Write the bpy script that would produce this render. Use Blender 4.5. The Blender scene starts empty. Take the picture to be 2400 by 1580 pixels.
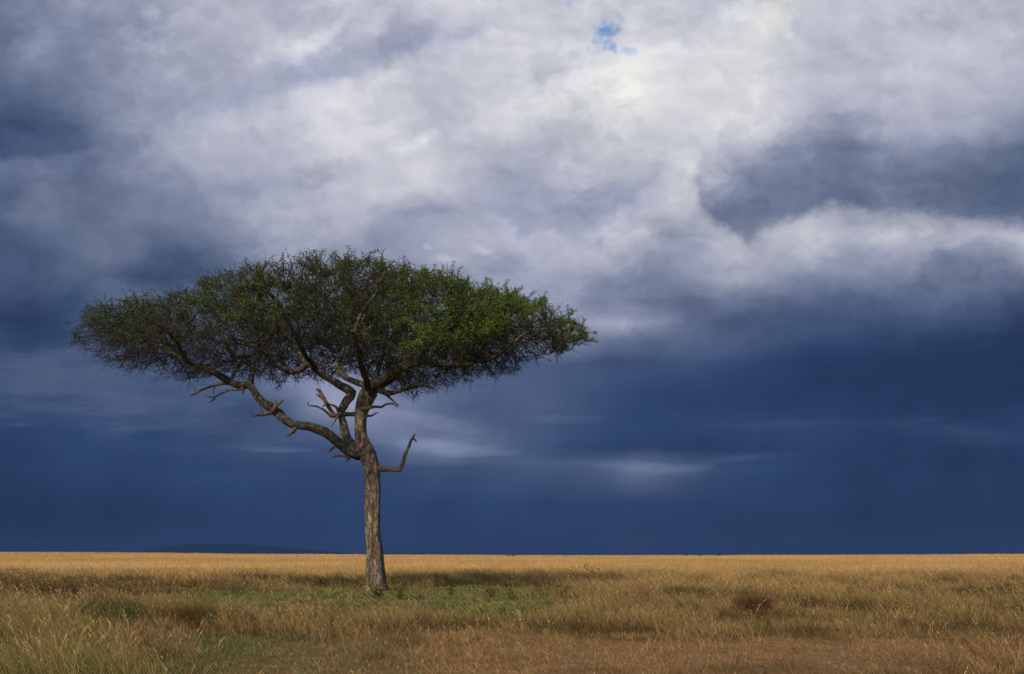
import bpy, math, random
import numpy as np
from mathutils import Vector, kdtree

DO_GRASS, DO_TREE, DO_HAZE = True, True, True
C = bpy.context.scene.collection
sc = bpy.context.scene
R = math.radians

# ------------------------------------------------------------------ camera
EYE = 1.4
F = 2333.0            # focal length in photograph pixels (35 mm lens, 2400 px wide)
HY = 1301.0           # horizon row of the photograph
cam = bpy.data.cameras.new('camera')
cam.lens = 35.0
cam.sensor_width = 36.0
cam.shift_y = (HY - 790.0) / 2400.0
cam.clip_start = 0.1
cam.clip_end = 40000.0
camo = bpy.data.objects.new('camera', cam)
camo.location = (0, 0, EYE)
camo.rotation_euler = (R(90), 0, 0)
C.objects.link(camo)
sc.camera = camo
sc.render.resolution_x, sc.render.resolution_y = 1024, 674

# ------------------------------------------------------------------ colour management
sc.view_settings.view_transform = 'Standard'
sc.view_settings.look = 'None'
sc.view_settings.exposure = 0.0
sc.view_settings.gamma = 1.0
sc.cycles.max_bounces = 6
sc.cycles.diffuse_bounces = 3
sc.cycles.transparent_max_bounces = 4
sc.cycles.volume_bounces = 0

# ------------------------------------------------------------------ sun
SUN_EL, SUN_AZ = 35.0, 201.0      # behind the camera, to its left
sd = Vector((math.sin(R(SUN_AZ)) * math.cos(R(SUN_EL)), math.cos(R(SUN_AZ)) * math.cos(R(SUN_EL)), math.sin(R(SUN_EL))))
sun = bpy.data.lights.new('sun', 'SUN')
sun.energy = 3.5
sun.angle = R(1.0)
sun.color = (1.0, 0.84, 0.64)
suno = bpy.data.objects.new('sun', sun)
suno.rotation_euler = (-sd).to_track_quat('-Z', 'Y').to_euler()
suno.location = (-20, -40, 40)
C.objects.link(suno)


def lin(v):
    v = np.asarray(v, float) / 255.0
    return np.where(v <= 0.04045, v / 12.92, ((v + 0.055) / 1.055) ** 2.4)


# ------------------------------------------------------------------ world: storm clouds over a Nishita sky
SKY_Y = [0, 60, 120, 180, 240, 300, 350, 400, 450, 500, 550, 600, 650, 700, 750, 800, 850, 900, 950, 1000, 1050, 1100, 1180, 1290]
SKY_L = [
 [132,148,156,163,178,186,188,182,196,192,199,204,200,192,204,204,195,202,232,207,207,208,213,213,205],
 [126,138,146,156,178,186,188,176,196,180,180,188,200,208,200,205,203,212,232,214,211,212,213,207,202],
 [120,148,142,168,178,184,192,212,168,166,172,196,206,207,204,214,216,226,218,211,206,208,206,200,196],
 [112,124,132,164,172,178,172,164,176,206,196,204,210,203,222,230,206,224,222,200,198,203,198,196,188],
 [ 98,106,128,156,154,160,160,184,214,214,190,196,212,214,222,230,214,224,214,184,186,190,190,190,166],
 [ 78, 82,112,148,172,174,182,196,210,208,184,200,212,214,212,212,212,228,208,178,174,177,178,175,148],
 [ 86,100,120,144,170,180,176,188,196,202,208,184,182,192,208,208,210,188,162,150,138,150,148,132,112],
 [112,122,116,150,148,170,176,186,182,190,202,186,160,174,190,196,212,158,142,132,130,128,118,112,106],
 [104,126,122,126,142,154,166,184,196,198,198,178,156,160,160,172,212,148,130,124,120,118,108,106,100],
 [ 94,122,112,120,128,150,172,182,188,172,150,168,156,160,152,196,204,150,122,136,138,142,122,112,104],
 [ 86, 98,112,114,112,132,160,176,176,152,166,188,168,186,192,212,172,180,182,204,178,208,190,180,176],
 [ 80, 86,116,118, 92,102,138,158,160,154,164,172,156,182,178,166,154,178,176,184,152,172,150,146,148],
 [ 80, 82, 98, 88, 80, 92,120,140,148,150,152,158,162,152,146,136,136,172,152,132,136,132,124,116,112],
 [ 74, 72, 78,104,102,108,120,130,136,140,145,152,152,156,144,134,114,124,108,104, 98, 96, 98, 96, 84],
 [ 66, 64, 84, 90, 96,104,114,122,128,134,140,146,150,158,164,160,128,100, 92, 86, 79, 75, 74, 68, 58],
 [ 72, 66, 82, 94,100,106,114,124,130,128,126,124,126,130,124,112,108,100, 86, 76, 70, 67, 63, 60, 57],
 [ 82, 86, 88, 92, 94, 98,118,146,156,124,110,104, 98, 94, 90, 87, 84, 78, 70, 66, 63, 61, 58, 56, 55],
 [ 84, 86, 86, 86, 87, 94,130,158,168,118,108,102, 98, 92, 86, 80, 75, 70, 65, 62, 60, 59, 57, 56, 55],
 [ 82, 84, 84, 84, 84, 86,104,136,180,134,118, 96, 97, 94, 84, 76, 72, 68, 66, 63, 61, 60, 59, 58, 58],
 [ 68, 72, 74, 75, 77, 80, 88, 98,120,132,112,110, 96, 86, 78, 72, 70, 71, 73, 70, 66, 64, 64, 66, 66],
 [ 64, 68, 70, 72, 76, 82, 88, 86, 92,108,130,124, 96, 84, 76, 70, 68, 67, 66, 65, 63, 62, 62, 63, 66],
 [ 62, 65, 67, 69, 72, 75, 77, 77, 78, 80, 86, 88, 92, 92,102,118, 98, 82, 76, 66, 62, 60, 60, 60, 60],
 [ 54, 56, 58, 60, 64, 67, 69, 70, 71, 71, 71, 76, 76, 75, 74, 73, 71, 68, 66, 64, 62, 60, 60, 60, 60],
 [ 50, 51, 53, 55, 58, 60, 62, 64, 64, 64, 64, 63, 62, 62, 64, 66, 62, 56, 54, 52, 52, 52, 52, 52, 52],
]
_KL = [50, 57, 75, 95, 120, 150, 180, 205, 222, 240]
_UP = np.array([(40,54,86),(48,63,94),(64,80,113),(85,100,129),(111,122,149),(147,154,177),(178,181,198),(204,205,216),(221,221,226),(238,237,233)])
_LO = np.array([(29,44,77),(36,54,90),(50,71,110),(75,91,125),(106,119,150),(146,152,184),(177,179,202),(203,204,218),(221,221,226),(238,237,233)])


for _r in range(0, 7):
    for _c in range(17, 25):
        SKY_L[_r][_c] -= 9 if _c > 18 else 4
for _r in (16, 17, 18):
    for _c in (6, 7, 8):
        SKY_L[_r][_c] -= 18
for _r in range(0, 9):
    for _c in range(8, 18):
        SKY_L[_r][_c] += 6
    for _c in range(0, 5):
        SKY_L[_r][_c] -= 5


def sky_rgb(L, y):
    t = min(1, max(0, (y - 650) / 200.0))
    up = np.array([np.interp(L, _KL, _UP[:, k]) for k in range(3)])
    lo = np.array([np.interp(L, _KL, _LO[:, k]) for k in range(3)])
    return lin(up * (1 - t) + lo * t)


def build_world():
    w = bpy.data.worlds.new('World')
    sc.world = w
    w.use_nodes = True
    nt = w.node_tree
    nt.nodes.clear()
    N, Lk = nt.nodes, nt.links

    def put(sock, v):
        if isinstance(v, bpy.types.NodeSocket):
            Lk.new(v, sock)
        else:
            sock.default_value = v

    def m(op, a, b=0.0, c=0.0, clamp=False):
        n = N.new('ShaderNodeMath')
        n.operation = op
        n.use_clamp = clamp
        put(n.inputs[0], a); put(n.inputs[1], b); put(n.inputs[2], c)
        return n.outputs[0]

    def mr(v, a, b, c=0.0, d=1.0, kind='SMOOTHSTEP'):
        n = N.new('ShaderNodeMapRange')
        n.interpolation_type = kind
        n.clamp = True if kind == 'LINEAR' else n.clamp
        put(n.inputs['Value'], v)
        n.inputs['From Min'].default_value = a; n.inputs['From Max'].default_value = b
        n.inputs['To Min'].default_value = c; n.inputs['To Max'].default_value = d
        return n.outputs['Result']

    def xyz(x, y, z=0.0):
        n = N.new('ShaderNodeCombineXYZ')
        put(n.inputs[0], x); put(n.inputs[1], y); put(n.inputs[2], z)
        return n.outputs[0]

    def noise(vec, scale, detail, rough=0.5, col=False, dist=0.0):
        n = N.new('ShaderNodeTexNoise')
        n.noise_dimensions = '3D'
        Lk.new(vec, n.inputs['Vector'])
        n.inputs['Scale'].default_value = scale
        n.inputs['Detail'].default_value = detail
        n.inputs['Roughness'].default_value = rough
        n.inputs['Distortion'].default_value = dist
        return n.outputs['Color' if col else 'Fac']

    def mix(f, a, b, blend='MIX'):
        n = N.new('ShaderNodeMix')
        n.data_type = 'RGBA'
        n.blend_type = blend
        put(n.inputs[0], f); put(n.inputs[6], a); put(n.inputs[7], b)
        return n.outputs[2]

    tc = N.new('ShaderNodeTexCoord')
    sep = N.new('ShaderNodeSeparateXYZ')
    Lk.new(tc.outputs['Generated'], sep.inputs[0])
    dx, dy, dz = sep.outputs
    yy = m('MAXIMUM', dy, 0.08)
    # a far, flat cloud deck facing south: hundreds of "picture" units along azimuth tangent and height tangent
    X = m('ADD', m('MULTIPLY', m('DIVIDE', dx, yy), 23.33), 12.0)
    Y = m('SUBTRACT', 13.01, m('MULTIPLY', m('DIVIDE', dz, yy), 23.33))
    P = xyz(X, Y)
    lowf = mr(Y, 6.5, 10.0, 1.0, 0.35)          # calmer air towards the horizon
    w1 = N.new('ShaderNodeSeparateXYZ')
    Lk.new(noise(xyz(m('MULTIPLY', X, 0.75), Y, 3.1), 0.62, 4, 0.55, True), w1.inputs[0])
    w2 = N.new('ShaderNodeSeparateXYZ')
    Lk.new(noise(xyz(m('MULTIPLY', X, 0.8), Y, 8.7), 2.3, 6, 0.6, True), w2.inputs[0])
    ax = m('MULTIPLY', m('ADD', m('MULTIPLY', m('SUBTRACT', w1.outputs[0], 0.5), 1.1), m('MULTIPLY', m('SUBTRACT', w2.outputs[0], 0.5), 0.55)), lowf)
    ay = m('MULTIPLY', m('ADD', m('MULTIPLY', m('SUBTRACT', w1.outputs[1], 0.5), 0.6), m('MULTIPLY', m('SUBTRACT', w2.outputs[1], 0.5), 0.42)), lowf)
    WX = m('ADD', X, ax)
    WY = m('ADD', Y, ay)
    fx = m('DIVIDE', WX, 24.0, clamp=True)
    col = None
    for k, (yk, row) in enumerate(zip(SKY_Y, SKY_L)):
        r = N.new('ShaderNodeValToRGB')
        cr = r.color_ramp
        cr.interpolation = 'CARDINAL'
        while len(cr.elements) < 25:
            cr.elements.new(0.5)
        for i, Lv in enumerate(row):
            cr.elements[i].position = i / 24.0
        for i, Lv in enumerate(row):
            c = sky_rgb(Lv, yk)
            cr.elements[i].color = (c[0], c[1], c[2], 1)
        Lk.new(fx, r.inputs[0])
        if col is None:
            col = r.outputs[0]
        else:
            col = mix(mr(WY, SKY_Y[k - 1] / 100.0, yk / 100.0, kind='LINEAR'), col, r.outputs[0])

    # cloud edges: a curve y(x), shaded above and/or below it, fading with distance from it
    en = m('SUBTRACT', noise(xyz(X, Y, 40.0), 1.5, 8, 0.64), 0.5)
    en2 = mr(noise(xyz(X, Y, 47.0), 0.55, 3, 0.5), 0.32, 0.66, 0.35, 1.0)

    def edge(pts, above, below, da, db, soft, rag, x0, x1, xs0, xs1, st):
        r = N.new('ShaderNodeValToRGB')
        cr = r.color_ramp
        cr.interpolation = 'CARDINAL'
        while len(cr.elements) < len(pts):
            cr.elements.new(0.5)
        for i, p in enumerate(pts):
            cr.elements[i].position = p[0] / 24.0
        for i, p in enumerate(pts):
            cr.elements[i].color = (p[1] / 14.0,) * 3 + (1,)
        Lk.new(m('DIVIDE', X, 24.0, clamp=True), r.inputs[0])
        d = m('ADD', m('SUBTRACT', m('ADD', Y, m('MULTIPLY', ay, 0.8)), m('MULTIPLY', r.outputs[0], 14.0)), m('MULTIPLY', en, rag * 2.0))
        xr = m('ADD', X, m('MULTIPLY', en, rag * 1.2))
        side = m('MULTIPLY', en2, m('MULTIPLY', mr(xr, x0, x0 + xs0), mr(xr, x1, x1 - xs1)))
        res = col
        step = mr(d, -soft * 2.2, soft * 2.2)
        if above is not None:
            f = m('MULTIPLY', m('MULTIPLY', m('SUBTRACT', 1.0, step), mr(d, -da, -da * 0.15, kind='LINEAR')), m('MULTIPLY', side, st))
            c = lin(above)
            res = mix(f, res, (c[0], c[1], c[2], 1))
        if below is not None:
            f = m('MULTIPLY', m('MULTIPLY', step, mr(d, db, db * 0.1, kind='LINEAR')), m('MULTIPLY', side, st))
            c = lin(below)
            res = mix(f, res, (c[0], c[1], c[2], 1))
        return res

    # long slanting grey band, its lower then its upper rim
    col = edge([(4.4, 3.05), (5.0, 2.75), (5.7, 2.5), (6.5, 2.2), (7.2, 1.98), (8.0, 1.92), (8.6, 1.7), (9.2, 1.42), (10.0, 1.18), (10.8, 0.98), (11.3, 0.72), (12.0, 0.4)], (163, 169, 196), (212, 212, 223), 0.75, 0.9, 0.12, 0.22, 4.4, 12.0, 1.2, 1.2, 0.85)
    col = edge([(5.0, 2.5), (5.6, 1.9), (6.2, 1.58), (6.9, 1.4), (7.5, 1.14), (7.9, 0.86), (8.3, 0.5), (8.8, 0.2)], (214, 215, 226), (165, 171, 198), 0.5, 0.45, 0.08, 0.16, 5.4, 8.6, 0.9, 0.5, 0.7)
    # dark shelf at far left
    col = edge([(0, 3.74), (1.0, 3.72), (1.8, 3.62), (2.4, 3.4), (3.2, 3.0)], (80, 96, 130), (116, 128, 160), 0.8, 0.6, 0.07, 0.1, -1.0, 3.0, 0.5, 1.6, 0.9)
    # big dark shelf on the right with its bright rim below
    col = edge([(15.6, 4.6), (16.2, 4.75), (16.6, 5.05), (17.0, 5.4), (17.5, 5.62), (18.0, 5.45), (18.5, 5.25), (19.1, 5.02), (19.8, 4.9), (20.6, 5.0), (21.4, 4.98), (22.4, 5.1), (23.2, 5.2), (24, 5.3)], (114, 125, 153), (194, 195, 206), 1.15, 0.9, 0.11, 0.34, 16.25, 26.0, 0.22, 0.5, 0.92)
    # grey cloud in the middle, puffs rising into its underside
    col = edge([(10.9, 5.25), (11.3, 5.05), (11.8, 5.15), (12.3, 5.55), (12.8, 5.3), (13.3, 5.4), (13.8, 5.45), (14.3, 5.1), (14.8, 4.75), (15.3, 4.35), (15.8, 3.9)], (152, 159, 188), (192, 193, 210), 0.8, 0.7, 0.1, 0.42, 10.9, 15.9, 0.7, 0.5, 0.75)
    # puffs left of centre
    col = edge([(5.6, 4.9), (6.1, 4.62), (6.6, 4.5), (7.0, 4.45), (7.4, 4.5), (7.9, 4.3), (8.3, 4.55), (8.8, 4.9)], (168, 173, 198), (193, 194, 213), 0.35, 0.9, 0.09, 0.4, 5.5, 8.8, 0.8, 0.9, 0.7)
    # top of the storm wall at right
    col = edge([(13.5, 8.05), (15, 7.95), (16.5, 7.95), (18, 7.6), (20, 7.2), (22, 7.0), (24, 6.9)], None, (88, 105, 142), 0.5, 0.9, 0.35, 0.3, 15.2, 26.0, 1.6, 0.5, 0.35)

    # bright wisps and sunlit edges, dark scud: (cx, cy, rx, ry, angle, colour, strength, edge softness)
    blobs = [
        (9.78, 3.34, 0.44, 0.13, -33, (236, 236, 238), 0.6, 1.0),
        (11.28, 5.86, 0.26, 0.08, 22, (222, 221, 230), 0.5, 1.0),
        (10.45, 6.05, 0.24, 0.08, 14, (214, 213, 224), 0.45, 1.0),
        (10.05, 5.80, 0.13, 0.05, 22, (206, 206, 219), 0.45, 1.0),
        (3.52, 0.24, 0.2, 0.14, -20, (208, 210, 224), 0.55, 1.0),
        (7.3, 1.12, 0.55, 0.2, -28, (224, 224, 232), 0.5, 1.0),
        (8.75, 2.45, 0.9, 0.42, -18, (214, 214, 224), 0.5, 1.0),
        (14.55, 1.95, 0.42, 0.36, 30, (226, 225, 224), 0.5, 1.0),
        (18.15, 0.38, 0.52, 0.34, -55, (232, 232, 228), 0.85, 0.7),
        (18.5, 0.72, 0.10, 0.2, 5, (234, 234, 228), 0.7, 0.7),
        (17.2, 0.3, 0.5, 0.2, -20, (232, 234, 240), 0.5, 0.8),
        (21.1, 5.45, 0.34, 0.2, -8, (218, 218, 222), 0.7, 0.9),
        (19.1, 5.45, 0.30, 0.18, -14, (206, 206, 214), 0.6, 0.9),
        (15.2, 10.95, 1.0, 0.11, 3, (114, 130, 160), 0.7, 1.0),
        (17.2, 10.76, 1.1, 0.07, -4, (90, 107, 140), 0.35, 1.0),
        (13.1, 9.8, 1.1, 0.1, 0, (94, 110, 144), 0.4, 1.0),
        (12.6, 10.85, 1.2, 0.12, 2, (92, 110, 146), 0.5, 1.0),
        (19.5, 9.92, 2.2, 0.08, -2, (66, 84, 118), 0.35, 1.0),
        (22.8, 10.2, 1.4, 0.14, 3, (72, 90, 126), 0.4, 1.0),
        (6.6, 10.55, 0.7, 0.06, 2, (104, 120, 152), 0.5, 1.0),
        (2.6, 9.0, 3.0, 0.8, 4, (98, 111, 138), 0.5, 1.0),
        (9.5, 9.75, 1.1, 0.13, 12, (140, 147, 173), 0.55, 1.0),
        (10.2, 10.43, 1.2, 0.13, 6, (142, 154, 182), 0.6, 1.0),
        (14.9, 12.7, 0.5, 0.3, 0, (74, 82, 118), 0.4, 1.0),
        (14.1, 7.62, 0.6, 0.16, -4, (184, 186, 206), 0.5, 1.0),
        # blue gaps
        (14.15, 0.74, 0.3, 0.22, -40, (108, 150, 208), 0.95, 0.9),
        (14.36, 1.1, 0.17, 0.1, 15, (128, 160, 210), 0.85, 0.8),
        (14.62, 1.16, 0.24, 0.08, 14, (146, 172, 214), 0.7, 1.0),
        (13.44, 1.3, 0.1, 0.12, 0, (172, 188, 214), 0.5, 1.0),
        (13.3, 0.12, 0.1, 0.12, 30, (156, 182, 222), 0.6, 0.6),
    ]
    bn = m('SUBTRACT', noise(xyz(X, Y, 21.0), 3.2, 6, 0.62), 0.5)
    bs = m('SUBTRACT', noise(xyz(m('MULTIPLY', X, 0.35), m('MULTIPLY', Y, 2.2), 33.0), 1.3, 7, 0.6), 0.5)
    BX = m('ADD', X, m('MULTIPLY', ax, 0.25))
    BY = m('ADD', Y, m('MULTIPLY', ay, 0.25))
    for (cx, cy, rx, ry, ang, rgb, st, soft) in blobs:
        # the warp moves things; blobs sit on lightly warped coordinates
        ca, sa = math.cos(R(ang)), math.sin(R(ang))
        ddx = m('SUBTRACT', BX, cx)
        ddy = m('SUBTRACT', BY, cy)
        a = m('MULTIPLY', m('ADD', m('MULTIPLY', ddx, ca), m('MULTIPLY', ddy, sa)), 1.0 / rx)
        b = m('MULTIPLY', m('SUBTRACT', m('MULTIPLY', ddy, ca), m('MULTIPLY', ddx, sa)), 1.0 / ry)
        d = m('SQRT', m('ADD', m('MULTIPLY', a, a), m('MULTIPLY', b, b)))
        d = m('ADD', d, m('MULTIPLY', bs if cy > 8.5 else bn, 3.2 if rx < 0.6 and cy > 2 else 4.4))
        f = mr(d, 1.0 + soft * 0.9, 1.0 - soft * 1.3, 0.0, st)
        c = lin(rgb)
        col = mix(f, col, (c[0], c[1], c[2], 1))

    # broken billows: crisp rims on one side, soft on the other, at three sizes
    soft_zone = mr(noise(xyz(m('MULTIPLY', X, 0.7), Y, 60.0), 0.33, 2, 0.5), 0.36, 0.6, 0.35, 1.0)
    bill = None
    for (scl, lo, hi, am, zz) in ((0.42, 0.45, 0.61, 0.23, 71.0), (0.95, 0.46, 0.62, 0.15, 83.0), (2.1, 0.44, 0.64, 0.06, 97.0)):
        nn = noise(xyz(m('MULTIPLY', WX, 0.72), m('ADD', WY, m('MULTIPLY', WX, 0.18)), zz), scl, 9, 0.58, False, 0.25)
        t = m('MULTIPLY', m('SUBTRACT', mr(nn, lo, hi), 0.52), am)
        bill = t if bill is None else m('ADD', bill, t)
    bill = m('MULTIPLY', bill, soft_zone)
    # billowy relief: noise lit from the upper right
    pv = xyz(m('MULTIPLY', WX, 0.8), WY, 0.0)
    pv2 = xyz(m('ADD', m('MULTIPLY', WX, 0.8), 0.10), m('SUBTRACT', WY, 0.16), 0.0)
    rel = m('SUBTRACT', noise(pv, 0.75, 6, 0.48), noise(pv2, 0.75, 6, 0.48))
    pe = xyz(m('MULTIPLY', WX, 0.35), m('MULTIPLY', WY, 1.3), 5.0)
    streak = m('SUBTRACT', noise(pe, 0.8, 6, 0.5), 0.5)
    amp = mr(Y, 6.0, 9.5, 0.85, 0.08)
    gain = m('ADD', m('ADD', m('ADD', 1.0, m('ADD', m('MULTIPLY', bill, mr(Y, 6.0, 9.0, 1.0, 0.3)), m('MULTIPLY', m('SUBTRACT', noise(xyz(m('ADD', m('MULTIPLY', X, 1.1), m('MULTIPLY', Y, 0.35)), m('MULTIPLY', Y, 0.22), 51.0), 0.9, 7, 0.55), 0.5), mr(Y, 8.0, 10.5, 0.0, 0.38)))), m('MULTIPLY', rel, amp)), m('MULTIPLY', streak, mr(Y, 5.0, 9.0, 0.12, 0.6)))
    gain = m('MAXIMUM', gain, 0.3)
    # thicker cloud is darker and a little bluer
    gm = m('MINIMUM', gain, 1.12)
    g = N.new('ShaderNodeVectorMath')
    g.operation = 'MULTIPLY'
    Lk.new(col, g.inputs[0])
    Lk.new(xyz(m('POWER', gm, 1.1), gm, m('POWER', gm, 0.8)), g.inputs[1])
    sky = N.new('ShaderNodeTexSky')
    sky.sky_type = 'NISHITA'
    sky.sun_disc = False
    sky.sun_elevation = R(SUN_EL)
    sky.sun_rotation = R(SUN_AZ)
    b1 = N.new('ShaderNodeBackground')
    Lk.new(sky.outputs[0], b1.inputs[0])
    b1.inputs[1].default_value = 0.09
    b2 = N.new('ShaderNodeBackground')
    Lk.new(g.outputs[0], b2.inputs[0])
    b2.inputs[1].default_value = 1.0
    fade = m('MULTIPLY', mr(dy, 0.25, 0.6), mr(m('DIVIDE', dz, yy), 1.3, 0.7))
    ms = N.new('ShaderNodeMixShader')
    Lk.new(fade, ms.inputs[0])
    Lk.new(b1.outputs[0], ms.inputs[1])
    Lk.new(b2.outputs[0], ms.inputs[2])
    out = N.new('ShaderNodeOutputWorld')
    Lk.new(ms.outputs[0], out.inputs['Surface'])


build_world()

# ------------------------------------------------------------------ helpers
rng = np.random.default_rng(7)


def tag(o, label=None, cat=None, group=None, kind=None):
    if label: o['label'] = label
    if cat: o['category'] = cat
    if group: o['group'] = group
    if kind: o['kind'] = kind
    return o


def empty(name, loc, label, cat, group=None):
    o = bpy.data.objects.new(name, None)
    o.empty_display_size = 0.3
    o.location = loc
    C.objects.link(o)
    return tag(o, label, cat, group)


def make_mesh(name, verts, faces, mat, parent=None, col=None, smooth=False):
    """faces: list of int arrays (M, k); col: per-vertex rgb."""
    verts = np.ascontiguousarray(verts, np.float32)
    me = bpy.data.meshes.new(name)
    me.vertices.add(len(verts))
    me.vertices.foreach_set('co', verts.ravel())
    faces = [np.asarray(f, np.int32) for f in faces if len(f)]
    nl = sum(f.size for f in faces)
    nf = sum(len(f) for f in faces)
    me.loops.add(nl)
    me.loops.foreach_set('vertex_index', np.concatenate([f.ravel() for f in faces]))
    tot = np.concatenate([np.full(len(f), f.shape[1], np.int32) for f in faces])
    st = np.zeros(nf, np.int32)
    st[1:] = np.cumsum(tot)[:-1]
    me.polygons.add(nf)
    me.polygons.foreach_set('loop_start', st)
    me.polygons.foreach_set('loop_total', tot)
    me.polygons.foreach_set('use_smooth', np.full(nf, smooth, bool))
    if col is not None:
        a = me.attributes.new('Col', 'FLOAT_COLOR', 'POINT')
        c4 = np.ones((len(verts), 4), np.float32)
        c4[:, :3] = col
        a.data.foreach_set('color', c4.ravel())
    me.update(calc_edges=True)
    me.materials.append(mat)
    o = bpy.data.objects.new(name, me)
    C.objects.link(o)
    if parent is not None:
        o.parent = parent
    return o


def hash2(ix, iy, seed):
    h = (ix.astype(np.int64) * 374761393 + iy.astype(np.int64) * 668265263 + seed * 974634777) & 0xFFFFFFFF
    h = ((h ^ (h >> 13)) * 1274126177) & 0xFFFFFFFF
    h = h ^ (h >> 16)
    return (h & 0xFFFFFF) / float(0xFFFFFF)


def vnoise(x, y, seed=0):
    x = np.asarray(x, float); y = np.asarray(y, float)
    ix = np.floor(x); iy = np.floor(y)
    fx = x - ix; fy = y - iy
    fx = fx * fx * (3 - 2 * fx); fy = fy * fy * (3 - 2 * fy)
    ix = ix.astype(np.int64); iy = iy.astype(np.int64)
    a = hash2(ix, iy, seed); b = hash2(ix + 1, iy, seed)
    c = hash2(ix, iy + 1, seed); d = hash2(ix + 1, iy + 1, seed)
    return (a * (1 - fx) + b * fx) * (1 - fy) + (c * (1 - fx) + d * fx) * fy


def fbm(x, y, seed=0, oc=4):
    s = 0; a = 0.5; t = 0
    for k in range(oc):
        s = s + a * vnoise(x * 2 ** k, y * 2 ** k, seed + k)
        t += a; a *= 0.5
    return s / t


def S(a, b, t):
    t = np.clip((t - a) / (b - a), 0, 1)
    return t * t * (3 - 2 * t)


def box(v, a, b, e0, e1=None):
    e1 = e0 if e1 is None else e1
    return S(a - e0, a + e0, v) * (1 - S(b - e1, b + e1, v))


def terrain(x, y):
    x = np.asarray(x, float); y = np.asarray(y, float)
    ridge = S(110, 430, y) * (1 - S(460, 720, y))
    left = S(20, -230, x) * 1.35 + S(60, 260, x) * 0.62
    z = ridge * (0.78 + left) + 0.05 * (fbm(x * 0.12, y * 0.12, 31, 3) - 0.5) * S(6, 16, y)
    z = z - 1.5 * S(480, 900, y)
    z = z + 0.75 * ridge * (fbm(x * 0.018, y * 0.012, 77, 4) - 0.5)
    return z


def gpt(px, py):
    """ground point seen at pixel (px, py) of the photograph, on level ground"""
    y = EYE * F / (py - HY)
    return (px - 1200.0) / F * y, y


# ------------------------------------------------------------------ materials
def new_mat(name):
    mt = bpy.data.materials.new(name)
    mt.use_nodes = True
    nt = mt.node_tree
    nt.nodes.clear()
    out = nt.nodes.new('ShaderNodeOutputMaterial')
    return mt, nt, out


def leaf_mat(name, trans=0.3, sat=1.0, rough_noise=0.0):
    mt, nt, out = new_mat(name)
    at = nt.nodes.new('ShaderNodeAttribute'); at.attribute_name = 'Col'
    d = nt.nodes.new('ShaderNodeBsdfDiffuse')
    t = nt.nodes.new('ShaderNodeBsdfTranslucent')
    ms = nt.nodes.new('ShaderNodeMixShader'); ms.inputs[0].default_value = trans
    nt.links.new(at.outputs['Color'], d.inputs[0])
    nt.links.new(at.outputs['Color'], t.inputs[0])
    nt.links.new(d.outputs[0], ms.inputs[1]); nt.links.new(t.outputs[0], ms.inputs[2])
    nt.links.new(ms.outputs[0], out.inputs[0])
    return mt


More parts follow.
